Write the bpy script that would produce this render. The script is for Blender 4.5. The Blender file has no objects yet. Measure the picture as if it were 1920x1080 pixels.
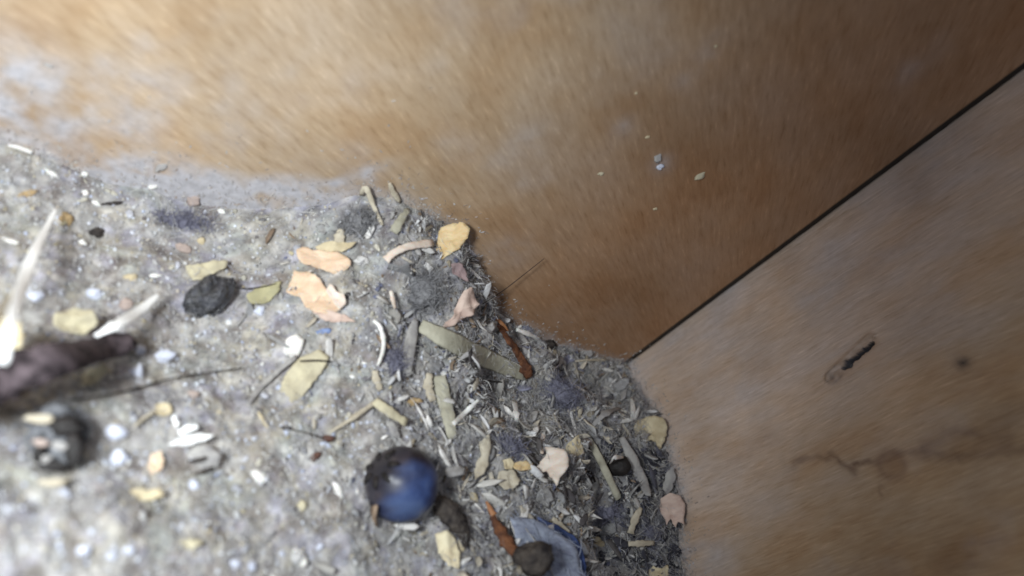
import bpy, bmesh, math, random
import numpy as np
from mathutils import Vector, Matrix
from mathutils.bvhtree import BVHTree
random.seed(7); rng = np.random.default_rng(7)
S = 0.001                                   # everything below is worked out in millimetres
sc = bpy.context.scene
COL = sc.collection

# ------------------------------------------------------------------ camera
FOV = 62.0
F = 960/math.tan(math.radians(FOV/2))
def cray(x, y):
    v = np.array([(x-960)/F, -(y-540)/F, -1.0]); return v/np.linalg.norm(v)
CORNER = (1175, 685)
def solve_camera():
    p = cray(*CORNER); us = []
    for d in ((-1175, -385), (115, 395), (745, -555)):
        q = cray(CORNER[0]+d[0], CORNER[1]+d[1]); w = q-p*(q@p); us.append(w/np.linalg.norm(w))
    c = lambda i, j: us[i]@us[j]
    k = [math.sqrt(-c(0,1)*c(0,2)/c(1,2)), math.sqrt(-c(0,1)*c(1,2)/c(0,2)), math.sqrt(-c(0,2)*c(1,2)/c(0,1))]
    R = np.array([(us[i]-k[i]*p)/np.linalg.norm(us[i]-k[i]*p) for i in range(3)])
    return R, -R@(p*150.0)
R, C = solve_camera()                       # R: camera axes -> world axes, C: camera position (mm)
cam = bpy.data.cameras.new('camera'); camo = bpy.data.objects.new('camera', cam); COL.objects.link(camo)
camo.matrix_world = Matrix.Translation(Vector(C*S)) @ Matrix([list(r) for r in R]).to_4x4()
cam.sensor_width = 36; cam.lens = F*36/1920
cam.clip_start = 0.002; cam.clip_end = 20
cam.dof.use_dof = True; cam.dof.focus_distance = 0.120; cam.dof.aperture_fstop = 19
sc.camera = camo

# ------------------------------------------------------------------ light
w = bpy.data.worlds.new("World"); sc.world = w; w.use_nodes = True
bg = w.node_tree.nodes['Background']; bg.inputs[0].default_value = (.80, .86, 1, 1); bg.inputs[1].default_value = 0.34
def lamp(name, off, aim, power, color, radius, cone, blend):
    l = bpy.data.lights.new(name, 'SPOT'); l.energy = power; l.color = color
    l.shadow_soft_size = radius*S; l.spot_size = math.radians(cone); l.spot_blend = blend
    o = bpy.data.objects.new(name, l); COL.objects.link(o)
    pos = C + R@np.array(off, float); d = R@cray(*aim)
    o.location = Vector(pos*S); o.rotation_euler = Vector(d).to_track_quat('-Z', 'Y').to_euler()
    return o
lamp('camera_lamp', (-24, 8, 3), (480, 690), 0.57, (.94, .985, 1), 7.0, 103, 1.0)
vs = sc.view_settings; vs.view_transform = 'Standard'; vs.look = 'None'; vs.exposure = 0; vs.gamma = 1; vs.use_curve_mapping = False
sc.cycles.filter_width = 1.7
sc.cycles.max_bounces = 6

# ------------------------------------------------------------------ helpers
def wray(px, py): return R@cray(px, py)
def hitp(px, py, axis):
    r = wray(px, py); return C + r*(-C[axis]/r[axis])
def hash2(ix, iy, s):
    h = (ix*374761393 + iy*668265263 + s*1442695041) & 0xffffffff
    h = ((h ^ (h >> 13))*1274126177) & 0xffffffff
    return ((h ^ (h >> 16)) & 0xffff)/65535.0
def vnoise(x, y, s=0):
    x = np.asarray(x, float); y = np.asarray(y, float)
    ix = np.floor(x).astype(np.int64); iy = np.floor(y).astype(np.int64); fx = x-ix; fy = y-iy
    fx = fx*fx*(3-2*fx); fy = fy*fy*(3-2*fy)
    a = hash2(ix, iy, s); b = hash2(ix+1, iy, s); c = hash2(ix, iy+1, s); d = hash2(ix+1, iy+1, s)
    return ((a*(1-fx)+b*fx)*(1-fy)+(c*(1-fx)+d*fx)*fy)*2-1
def fbm(x, y, s=0, o=4, g=.5):
    t = 0; a = 1; f = 1
    for i in range(o): t = t+a*vnoise(x*f+i*17.3, y*f-i*9.1, s+i); a *= g; f *= 2.03
    return t
def sm(a, b, x): t = np.clip((x-a)/(b-a), 0, 1); return t*t*(3-2*t)

def nodes(m):
    m.use_nodes = True; nt = m.node_tree; b = nt.nodes['Principled BSDF']; return nt, b
def N(nt, t, **kw):
    n = nt.nodes.new(t)
    for k, v in kw.items(): setattr(n, k, v)
    return n
def ramp(nt, src, stops):
    r = N(nt, 'ShaderNodeValToRGB'); e = r.color_ramp.elements
    while len(e) < len(stops): e.new(.5)
    for q, (p, c) in zip(e, stops): q.position = p; q.color = (*c, 1)
    nt.links.new(src, r.inputs[0]); return r.outputs[0]
MATS = {}
def mat(name, c1, c2=None, scale=1.2, rough=.75, bump=.25, spec=.3, stretch=None, attr=None, sub=0, coat=0):
    """noise mottled natural material; texture space is the object's own, in millimetres"""
    if name in MATS: return MATS[name]
    m = bpy.data.materials.new(name); nt, b = nodes(m); L = nt.links.new
    c2 = c2 or tuple(x*.6 for x in c1)
    tc = N(nt, 'ShaderNodeTexCoord'); mp = N(nt, 'ShaderNodeMapping'); L(tc.outputs['Object'], mp.inputs[0])
    k = 1000.0; mp.inputs['Scale'].default_value = (k*stretch[0], k*stretch[1], k*stretch[2]) if stretch else (k, k, k)
    n1 = N(nt, 'ShaderNodeTexNoise'); n1.inputs['Scale'].default_value = scale; n1.inputs['Detail'].default_value = 5; L(mp.outputs[0], n1.inputs[0])
    col = ramp(nt, n1.outputs[0], [(.34, c2), (.62, c1)])
    n2 = N(nt, 'ShaderNodeTexNoise'); n2.inputs['Scale'].default_value = scale*3.1; n2.inputs['Detail'].default_value = 3; L(mp.outputs[0], n2.inputs[0])
    if attr:
        a = N(nt, 'ShaderNodeAttribute', attribute_name=attr)
        mx = N(nt, 'ShaderNodeMix', data_type='RGBA', blend_type='MULTIPLY'); mx.inputs[0].default_value = 1
        L(a.outputs[0], mx.inputs[6]); L(col, mx.inputs[7]); col = mx.outputs[2]
    L(col, b.inputs['Base Color'])
    b.inputs['Roughness'].default_value = rough; b.inputs['Specular IOR Level'].default_value = spec
    if sub: b.inputs['Subsurface Weight'].default_value = sub; b.inputs['Subsurface Scale'].default_value = .0006
    if coat: b.inputs['Coat Weight'].default_value = coat; b.inputs['Coat Roughness'].default_value = .25
    bp = N(nt, 'ShaderNodeBump'); bp.inputs['Strength'].default_value = bump; bp.inputs['Distance'].default_value = .0004
    L(n2.outputs[0], bp.inputs['Height']); L(bp.outputs[0], b.inputs['Normal'])
    MATS[name] = m; return m

def mesh_obj(name, V, Fc, m, loc=(0, 0, 0), parent=None, smooth=True, attr=None):
    """V in mm relative to loc (mm)"""
    me = bpy.data.meshes.new(name)
    V = np.asarray(V, float)*S
    me.from_pydata([tuple(v) for v in V] if len(V) < 5000 else V.tolist(), [], Fc if isinstance(Fc, list) else Fc.tolist())
    if smooth: me.polygons.foreach_set('use_smooth', [True]*len(me.polygons))
    if attr is not None:
        a = me.color_attributes.new('tint', 'FLOAT_COLOR', 'POINT')
        q = np.ones((len(V), 4)); q[:, :3] = attr; a.data.foreach_set('color', q.ravel())
    me.materials.append(m); me.update()
    o = bpy.data.objects.new(name, me); COL.objects.link(o)
    if parent: o.parent = parent
    o.location = Vector(np.asarray(loc, float)*S)
    return o
def tag(o, label=None, cat=None, group=None, kind=None):
    for k, v in (('label', label), ('category', cat), ('group', group), ('kind', kind)):
        if v: o[k] = v
    return o

# ------------------------------------------------------------------ litter height
def profile(pts, axis, run):
    q = np.array([hitp(x, y, axis) for x, y in pts]); u = q[:, run]; i = np.argsort(u)
    return u[i], q[i, 2]
LX = profile([(0,266),(60,288),(150,322),(200,345),(280,356),(340,378),(420,392),(520,392),(610,385),(660,366),(740,372),(800,402),(862,440),(885,505),(895,565),(950,600),(1040,645),(1110,668),(1175,684)], 1, 0)
RY = profile([(1175,686),(1188,730),(1232,790),(1255,870),(1276,950),(1272,1000),(1285,1080)], 0, 1)
def height(x, y, fine=True):
    x = np.asarray(x, float); y = np.asarray(y, float)
    hx = np.interp(x, *LX); hy = np.interp(y, *RY)
    h = hx*np.exp(-(y/26)**1.5)+hy*np.exp(-(x/20)**1.5)
    h = h+13*sm(48, 112, x)*sm(14, 52, y)+2.5*sm(10, 30, y)*sm(10, 30, x)
    edge = sm(0, 5, x)*sm(0, 5, y)
    rough = .35+.65*(1-sm(42, 62, x+.25*y))
    h = h+edge*rough*(2.5*fbm(x/7.5, y/7.5, 3, 2))
    # hollows between the shreds
    for px, py, r, d in PITS:
        h = h-d*np.exp(-((x-px)**2+(y-py)**2)/r**2)
    if fine:
        h = h+(.25+.75*edge)*rough*(.98*fbm(x/2.6, y/2.6, 11, 3)+.28*np.abs(fbm(x/.9, y/.9, 23, 2)))
    return h
PITS = []
for px, py, r, d in ((1092,892,2.6,3.4),(1100,838,1.3,2.),(822,646,1.5,2.),(1150,1062,5.,5.5),(1230,1040,4,4.5),(1130,970,3.5,2.6),(1030,650,2.2,1.6),(1200,930,2.4,2),(1060,960,2.5,1.5)):
    p = hitp(px, py, 2); PITS.append((p[0], p[1], r, d))
GX = np.arange(0, 165.01, .34); GY = np.arange(0, 112.01, .34)
XX, YY = np.meshgrid(GX, GY, indexing='ij'); HH = height(XX, YY)
def gridfaces(nx, ny):
    i = np.arange(nx*ny).reshape(nx, ny); return np.stack([i[:-1,:-1], i[1:,:-1], i[1:,1:], i[:-1,1:]], -1).reshape(-1, 4)
# coarse copy for finding where things rest
cx = np.arange(0, 165, 1.5); cy = np.arange(0, 112, 1.5); CXX, CYY = np.meshgrid(cx, cy, indexing='ij')
CH = height(CXX, CYY, False)
BV = BVHTree.FromPolygons(np.stack([CXX, CYY, CH], -1).reshape(-1, 3).tolist(), gridfaces(len(cx), len(cy)).tolist())
def rest(px, py, lift=0.0):
    """point where a sight line meets the litter (else a wall), raised by lift mm towards the open box, and the normal there"""
    r = Vector(wray(px, py)); o = Vector(C)
    loc, n, i, d = BV.ray_cast(o, r)
    best = (d, np.array(loc), np.array(n)) if loc is not None else (1e9, None, None)
    for ax in (0, 1):
        if r[ax] < 0:
            t = -C[ax]/r[ax]
            if t < best[0]:
                nn = np.zeros(3); nn[ax] = 1; best = (t, C+np.array(r)*t, nn)
    n = best[2]; n = n if n@(C-best[1]) > 0 else -n
    p = best[1]
    if lift:
        q = np.array(r); p = p - q*(lift/max(.35, -(q@n)))
    return p, n
def mmpx(p): return np.linalg.norm(p-C)/F

# ------------------------------------------------------------------ setting: box floor and litter
def board_mesh(name, x0, x1, y0, y1, z0, z1, m, kind=None):
    bm = bmesh.new(); bmesh.ops.create_cube(bm, size=1)
    for v in bm.verts: v.co = Vector(((x0+x1)/2+v.co.x*(x1-x0), (y0+y1)/2+v.co.y*(y1-y0), (z0+z1)/2+v.co.z*(z1-z0)))*S
    me = bpy.data.meshes.new(name); bm.to_mesh(me); bm.free(); me.materials.append(m)
    o = bpy.data.objects.new(name, me); COL.objects.link(o); return tag(o, kind=kind)
m_edge = mat('board_edge', (.30, .20, .12), (.20, .12, .07), 1.5, .85)
board_mesh('floor', -9, 175, -9, 120, -19, -10, m_edge, 'structure')

# pale dusty on the open side, dark and crumbly towards the corner
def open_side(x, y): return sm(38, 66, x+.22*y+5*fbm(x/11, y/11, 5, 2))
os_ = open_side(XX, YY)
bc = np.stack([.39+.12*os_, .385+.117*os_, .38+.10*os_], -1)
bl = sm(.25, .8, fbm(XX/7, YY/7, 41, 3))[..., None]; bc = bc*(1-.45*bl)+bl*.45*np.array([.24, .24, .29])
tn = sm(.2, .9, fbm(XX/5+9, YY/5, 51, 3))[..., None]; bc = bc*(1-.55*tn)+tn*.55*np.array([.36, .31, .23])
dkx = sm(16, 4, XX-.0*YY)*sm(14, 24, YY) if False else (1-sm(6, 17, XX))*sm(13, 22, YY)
bc = bc*(1-.75*dkx[..., None])+.75*dkx[..., None]*np.array([.075, .075, .085])  # shade of the hollow by the right wall, painted near-black into the bed
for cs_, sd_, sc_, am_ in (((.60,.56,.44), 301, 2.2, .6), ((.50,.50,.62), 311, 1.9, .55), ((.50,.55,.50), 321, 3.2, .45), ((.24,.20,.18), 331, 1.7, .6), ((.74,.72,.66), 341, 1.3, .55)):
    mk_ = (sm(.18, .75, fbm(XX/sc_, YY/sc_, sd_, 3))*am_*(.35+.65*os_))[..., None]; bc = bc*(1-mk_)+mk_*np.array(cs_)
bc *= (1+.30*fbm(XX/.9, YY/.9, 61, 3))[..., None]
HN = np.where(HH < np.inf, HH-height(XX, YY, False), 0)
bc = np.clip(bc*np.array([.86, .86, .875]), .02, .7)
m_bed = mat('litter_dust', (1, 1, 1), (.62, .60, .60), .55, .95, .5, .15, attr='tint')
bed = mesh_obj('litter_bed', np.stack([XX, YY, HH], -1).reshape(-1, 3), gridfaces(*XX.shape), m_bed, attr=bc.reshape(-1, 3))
tag(bed, kind='stuff')

# ------------------------------------------------------------------ plywood walls
def segd(u, v, a, b):
    a = np.array(a); b = np.array(b); d = b-a; L2 = d@d
    t = np.clip(((u-a[0])*d[0]+(v-a[1])*d[1])/L2, 0, 1)
    return np.hypot(u-a[0]-t*d[0], v-a[1]-t*d[1]), t
def polyd(u, v, pts):
    return np.min([segd(u, v, pts[i], pts[i+1])[0] for i in range(len(pts)-1)], 0)
def refine(a, b, step, spots):
    s = list(np.arange(a, b+1e-6, step))
    for lo, hi, st in spots: s = [x for x in s if x < lo or x > hi]+list(np.arange(lo, hi, st))
    return np.array(sorted(s))
m_ply = bpy.data.materials.new('plywood_face'); nt, b = nodes(m_ply); L = nt.links.new
ga = N(nt, 'ShaderNodeAttribute', attribute_name='grain'); ti = N(nt, 'ShaderNodeAttribute', attribute_name='tint'); du = N(nt, 'ShaderNodeAttribute', attribute_name='dust')
def gnoise(sx, sy, detail=4, rough=.55):
    mp = N(nt, 'ShaderNodeMapping'); mp.inputs['Scale'].default_value = (sx, sy, 1); L(ga.outputs['Vector'], mp.inputs[0])
    n = N(nt, 'ShaderNodeTexNoise'); n.inputs['Scale'].default_value = 1; n.inputs['Detail'].default_value = detail; n.inputs['Roughness'].default_value = rough
    L(mp.outputs[0], n.inputs[0]); return n.outputs[0]
g1 = gnoise(.22, 1.6, 3); g2 = gnoise(.34, 3.6, 4, .62); g3 = gnoise(.07, .16, 3)
c1 = ramp(nt, g1, [(.36, (.93, .91, .88)), (.52, (1, 1, 1)), (.68, (1.05, 1.06, 1.08))])
c2 = ramp(nt, g2, [(.30, (.80, .76, .70)), (.42, (.95, .935, .92)), (.5, (1, 1, 1)), (.58, (1.02, 1.02, 1.02)), (.68, (1.20, 1.22, 1.25))])
c3 = ramp(nt, g3, [(.35, (.92, .84, .74)), (.5, (1, .99, .97)), (.68, (1.02, 1.07, 1.16))])
def mul(a_, b_):
    x = N(nt, 'ShaderNodeMix', data_type='RGBA', blend_type='MULTIPLY'); x.inputs[0].default_value = 1; L(a_, x.inputs[6]); L(b_, x.inputs[7]); return x.outputs[2]
base = mul(mul(mul(ti.outputs[0], c1), c2), c3)
mx = N(nt, 'ShaderNodeMix', data_type='RGBA'); L(du.outputs['Fac'], mx.inputs[0]); L(base, mx.inputs[6])
gp = N(nt, 'ShaderNodeTexNoise'); gp.inputs['Scale'].default_value = 900; gp.inputs['Detail'].default_value = 4
gg = N(nt, 'ShaderNodeNewGeometry'); L(gg.outputs['Position'], gp.inputs[0])
dc = ramp(nt, gp.outputs[0], [(.35, (.40, .40, .43)), (.6, (.52, .52, .56))]); L(dc, mx.inputs[7])
L(mx.outputs[2], b.inputs['Base Color']); b.inputs['Roughness'].default_value = .5; b.inputs['Specular IOR Level'].default_value = .35
bp = N(nt, 'ShaderNodeBump'); bp.inputs['Strength'].default_value = .22; bp.inputs['Distance'].default_value = .0003; L(g2, bp.inputs['Height']); L(bp.outputs[0], b.inputs['Normal'])

def wall(name, axis, us, zs, thick, lo, tint, dust, grain, depth):
    """front face grid (with relief) in the plane axis=0 plus the body of the board behind it"""
    U, Z = np.meshgrid(us, zs, indexing='ij'); n = U.size
    face = np.zeros((n, 3)); other = 1-axis
    face[:, axis] = depth.ravel(); face[:, other] = U.ravel(); face[:, 2] = Z.ravel()
    back = face.copy(); nx, nz = U.shape
    idx = np.arange(n).reshape(nx, nz)
    rim = np.concatenate([idx[:, 0], idx[-1, 1:], idx[-2::-1, -1], idx[0, -2:0:-1]])
    bv = face[rim].copy(); bv[:, axis] = -thick
    V = np.concatenate([face, bv]); k = len(rim)
    Fs = gridfaces(nx, nz).tolist()
    Fs += [[int(rim[i]), int(rim[(i+1) % k]), n+(i+1) % k, n+i] for i in range(k)]
    Fs.append([n+i for i in range(k)])
    o = mesh_obj(name, V, Fs, m_ply, smooth=False)
    me = o.data
    def ext(a): return np.concatenate([a.reshape(n, -1), a.reshape(n, -1)[rim]])
    a = me.color_attributes.new('tint', 'FLOAT_COLOR', 'POINT'); q = np.ones((n+k, 4)); q[:, :3] = ext(tint); a.data.foreach_set('color', q.ravel())
    a = me.attributes.new('dust', 'FLOAT', 'POINT'); a.data.foreach_set('value', ext(dust).ravel())
    a = me.attributes.new('grain', 'FLOAT_VECTOR', 'POINT'); q = np.zeros((n+k, 3)); q[:, :2] = ext(grain); a.data.foreach_set('vector', q.ravel())
    bm = bmesh.new(); bm.from_mesh(me); bmesh.ops.recalc_face_normals(bm, faces=bm.faces); bm.to_mesh(me); bm.free()
    return o
# left board: plane y=0
us = np.concatenate([[.0], np.arange(.95, 165, .42)]); zs = np.arange(-10, 118, .42)
U, Z = np.meshgrid(us, zs, indexing='ij')
lp = lambda x, y: hitp(x, y, 1)[[0, 2]]
fan = lp(1360, 960); ang = np.arctan2(Z-fan[1], U-fan[0]); rad = np.hypot(U-fan[0], Z-fan[1])
grain = np.stack([rad, ang*62], -1)
tint = np.ones(U.shape+(3,))*np.array([.46, .345, .232])
rd = (1-sm(18, 62, U))[..., None]; tint = tint*(1-rd)+rd*np.array([.36, .215, .125])          # redder and darker towards the joint
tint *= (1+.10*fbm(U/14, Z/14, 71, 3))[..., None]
dust = np.zeros(U.shape)
def blob(px, py, r, a, s=0, str_=(1, 1)):
    p = lp(px, py); return a*np.exp(-(((U-p[0])/str_[0])**2+((Z-p[1])/str_[1])**2)/r**2)
dn = .75+.55*fbm(U/2.6, Z/2.6, 81, 4)
bline = np.interp(U, *LX)
above = Z-bline
patch = sm(58, 66, U)*(1-sm(84, 90, U))
dust += patch*(1-sm(3.4, 7.5+2*fbm(U/5, Z/5, 91, 2), above))*1.3
dust += .45*(1-sm(.2, 2.6, above))
dust += blob(20, 150, 5.2, .75)+blob(0, 230, 5, .6)+blob(150, 330, 4, .4)
for q in ((1165,235,1.7,.34),(1325,110,1.8,.3),(1285,150,1.6,.24),(1345,70,1.4,.22),(1700,135,2.2,.16),(1760,90,2.,.12),(1240,310,1.6,.4),(1000,250,2.5,.2),(950,470,3,.25)): dust += blob(*q)
veil = sm(-.2, 1.1, fbm(U/9+3, Z/9, 101, 4))*(.16*sm(30, 50, U)+.38*sm(62, 95, U)); dust += veil  # thin dust; the stronger left part paints in the milky lens haze
dust = np.clip(dust*dn, 0, .93)
gap = np.zeros(U.shape); tint[:2] = np.array([.02, .016, .013]); dust[:2] = 0  # board edge painted near-black as the shade of the open joint
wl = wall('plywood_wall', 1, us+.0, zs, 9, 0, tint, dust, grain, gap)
for v in wl.data.vertices:            # the board stops short of its neighbour: a dark open joint, wider at the foot
    if v.co.x < .2*S: v.co.x = (.40+.09*math.sin(v.co.z/S*.9)+.06*math.sin(v.co.z/S*2.7+1)-.0038*v.co.z/S)*S if v.co.z > 0 else .7*S
wl.data.vertices.foreach_get
for v in wl.data.vertices:
    if .2*S < v.co.x < 1.19*S and v.co.x not in (0,): v.co.x = v.co.x if v.co.x > 1.16*S or (v.index < 0) else v.co.x
tag(wl, 'orange brown plywood wall across the top with slanting grain and grey dust', 'wall')
# right board: plane x=0
rp = lambda x, y: hitp(x, y, 0)[[1, 2]]
ga_, gb_ = rp(1560, 708), rp(1632, 640); sp = rp(1805, 680)
lo = np.minimum(ga_, gb_)-1.6; hi = np.maximum(ga_, gb_)+1.6
us = refine(-9.08, 118, .42, [(lo[0], hi[0], .13)]); zs = refine(-10, 118, .42, [(lo[1], hi[1], .13)])
U, Z = np.meshgrid(us, zs, indexing='ij')
JOINT = 1
d0 = rp(1450, 642)-rp(1350, 700); d0 /= np.linalg.norm(d0)
al = U*d0[0]+Z*d0[1]; ac = -U*d0[1]+Z*d0[0]; ac = ac+.6*fbm(U/22, Z/22, 7, 2)
grain = np.stack([al, ac], -1)
tint = np.ones(U.shape+(3,))*np.array([.64, .50, .395])
yl = sm(26, 60, U+.4*Z)[..., None]; tint = tint*(1-yl)+yl*np.array([.50, .355, .215])
tint *= (1+.09*fbm(U/10, Z/10, 171, 3))[..., None]
depth = np.zeros(U.shape)
def stain(mask, col, a):
    global tint
    mk = np.clip(mask*a, 0, 1)[..., None]; tint = tint*(1-mk)+mk*np.array(col)
wob = lambda s, a=1.: a*fbm(U/1.3, Z/1.3, s, 3)
line1 = [rp(*q) for q in ((1490,868),(1525,858),(1560,857),(1585,872),(1600,885))]
line2 = [rp(*q) for q in ((1600,870),(1640,868),(1700,848),(1745,852),(1800,857),(1850,850),(1925,838))]
line3 = [rp(*q) for q in ((1735,842),(1770,815),(1800,808),(1840,822),(1890,820))]
for ln, wd, a in ((line1, .5, .6), (line2, .5, .62), (line3, .7, .45)):
    dd = polyd(U+wob(201, .35), Z+wob(211, .35), ln); stain(np.exp(-(dd/wd)**2)*(.85+.4*fbm(U/2, Z/2, 221, 2)), (.13, .07, .045), a*.95)
kc = rp(1672, 872); kr = np.hypot(U-kc[0]+wob(231, .2), Z-kc[1]+wob(241, .2))
stain(np.exp(-((kr-1.6)/.5)**2), (.20, .11, .07), .38); stain(np.exp(-(kr/2)**2), (.24, .13, .075), .35)
for px, py, r, a in ((1880,800,2.2,.28),(1905,770,2.6,.25),(1785,1055,2.8,.4),(1760,845,2.6,.25),(1830,835,3,.3),(1850,960,5,.22),(1640,1040,4,.16),(1480,870,1,.2),(1655,920,.7,.4),(1420,690,3,.15),(1730,600,5,.15),(1720,350,4,.28),(1540,350,4,.15)):
    p = rp(px, py); stain(np.exp(-((U-p[0]+wob(251, .8))**2+(Z-p[1]+wob(261, .8))**2)/r**2), (.17, .10, .06), a)
dd = np.hypot(U-sp[0]+wob(271, .3), Z-sp[1]+wob(281, .3)); stain(np.exp(-(dd/.75)**2), (.05, .035, .03), 1.0)
# the gouge: torn fibres round a dark slit, cut into the surface
dd, t = segd(U, Z, ga_, gb_); sdn = np.array([-(gb_-ga_)[1], (gb_-ga_)[0]]); sdn /= np.linalg.norm(sdn)
off = (U-ga_[0])*sdn[0]+(Z-ga_[1])*sdn[1]
stain(np.exp(-(dd/1.05)**4)*(.8+.4*fbm(U/.5, Z/.5, 291, 2)), (.40, .26, .15), .9)
stain(np.exp(-(((dd-.85)/.2)**2))*(t < .30)*(.5+.7*fbm(U/.5, Z/.5, 295, 2)), (.12, .09, .07), .5)
sg = 1 if (rp(1600, 690)-ga_)@sdn > 0 else -1
sa, sb = ga_+(gb_-ga_)*.30+sdn*sg*.25, ga_+(gb_-ga_)*.97+sdn*sg*.25
d2, t2 = segd(U+wob(301, .22), Z+wob(311, .22), sa, sb); wslit = .30+.34*np.sin(np.clip(t2, 0, 1)*9)**2*(1-t2)
stain((d2 < wslit+.05).astype(float), (.012, .010, .010), 1); depth -= np.exp(-(d2/wslit)**4)*1.1
depth += np.exp(-((dd-.8)/.35)**2)*.22*(off*sg < 0)*(dd < 1.4)
p = ga_; stain(np.exp(-(np.hypot(U-p[0], Z-p[1])/.45)**2), (.05, .04, .035), .6)
tint = np.where((U < .12)[..., None], np.array([.012, .010, .009]), tint)  # strip inside the joint painted black in place of deep shade
dust = (U > .12)*.22*(1-sm(4, 40, U))*(.7+.6*fbm(U/6, Z/6, 321, 3))
hyb = np.interp(U, *RY); dust += .5*(1-sm(0, 3.5, Z-hyb))
p = rp(1330, 1045); dust += .5*np.exp(-((U-p[0])**2+(Z-p[1])**2)/16)
mv = sm(.0, .9, fbm(U/7, Z/7, 331, 4))*.14; dust = (U > .12)*np.clip((dust+mv)*(.8+.4*fbm(al/5, ac/1.2, 341, 3)), 0, .8)
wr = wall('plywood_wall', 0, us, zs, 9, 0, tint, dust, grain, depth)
tag(wr, 'paler plywood wall on the right with a torn gouge, dark spot and stain line', 'wall')

# ------------------------------------------------------------------ small thing builders
def frame_from(n, t):
    t = t-n*(t@n); t /= np.linalg.norm(t); return np.stack([t, np.cross(n, t), n], 1)
def flake(name, pts, m, label, cat, group=None, lift=.5, curl=.6, thick=.2, face=.45, ragged=.32, parent=None, holes=0, tilt=None):
    pts = np.array(pts, float); c = pts.mean(0)
    p0, n = rest(c[0], c[1], lift)
    toc = (C-p0)/np.linalg.norm(C-p0); nn = n*(1-face)+toc*face
    if tilt: nn = nn+tilt[0]*R[:, 0]+tilt[1]*R[:, 1]
    nn /= np.linalg.norm(nn)
    def onplane(q):
        r = wray(*q); return C+r*(((p0-C)@nn)/(r@nn))
    W = np.array([onplane(q) for q in pts])-p0
    Rm = frame_from(nn, W[0]); Q = W@Rm                      # local plane coordinates
    # subdivide and roughen the outline
    P2 = []
    for i in range(len(Q)):
        a, b_ = Q[i][:2], Q[(i+1) % len(Q)][:2]; L_ = np.linalg.norm(b_-a); k = max(2, int(L_/.34))
        for j in range(k):
            p = a+(b_-a)*j/k
            if j: p = p+rng.normal(0, 1, 2)*min(ragged*.20, L_*.10)+ragged*.16*np.array([vnoise(p[0]*1.3, p[1]*1.3, 5), vnoise(p[0]*1.3, p[1]*1.3, 6)])
            P2.append(p)
    P2 = np.array(P2); k = len(P2); cen = P2.mean(0); rings = [1, .84, .62, .38, .16]
    size = np.abs(P2-cen).max()
    a0 = random.uniform(0, 6.28); sd = random.randint(0, 999)
    V = []
    for s in rings:
        q = cen+(P2-cen)*s; V.append(q)
    V.append(cen[None]); q = np.concatenate(V)
    u = (q-cen)@np.array([math.cos(a0), math.sin(a0)])/size; v = (q-cen)@np.array([-math.sin(a0), math.cos(a0)])/size
    z = curl*(u*u*1.0-.35)+curl*.6*fbm(u*1.7, v*1.7, sd, 3)+.22*curl*np.sin(v*8+sd+2*u)
    top = np.column_stack([q, z]); bot = top.copy(); th = np.full(len(q), thick); th[:k] = thick*.35; bot[:, 2] -= th
    Fs = []
    for r_ in range(len(rings)-1):
        for i in range(k): Fs.append([r_*k+i, r_*k+(i+1) % k, (r_+1)*k+(i+1) % k, (r_+1)*k+i])
    e = (len(rings)-1)*k; ce = len(rings)*k
    for i in range(k): Fs.append([e+i, e+(i+1) % k, ce])
    nb = len(top); Fs += [[x+nb for x in f[::-1]] for f in Fs]
    for i in range(k): Fs.append([i, nb+i, nb+(i+1) % k, (i+1) % k])
    Vw = np.concatenate([top, bot])@Rm.T
    o = mesh_obj(name, Vw if parent is None else Vw+p0-np.array(parent['_p']), Fs, m, p0 if parent is None else (0, 0, 0), parent, smooth=True)
    fix(o)
    return tag(o, label, cat, group) if parent is None else o
def fix(o):
    bm = bmesh.new(); bm.from_mesh(o.data); bmesh.ops.recalc_face_normals(bm, faces=bm.faces); bm.to_mesh(o.data); bm.free()
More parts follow.
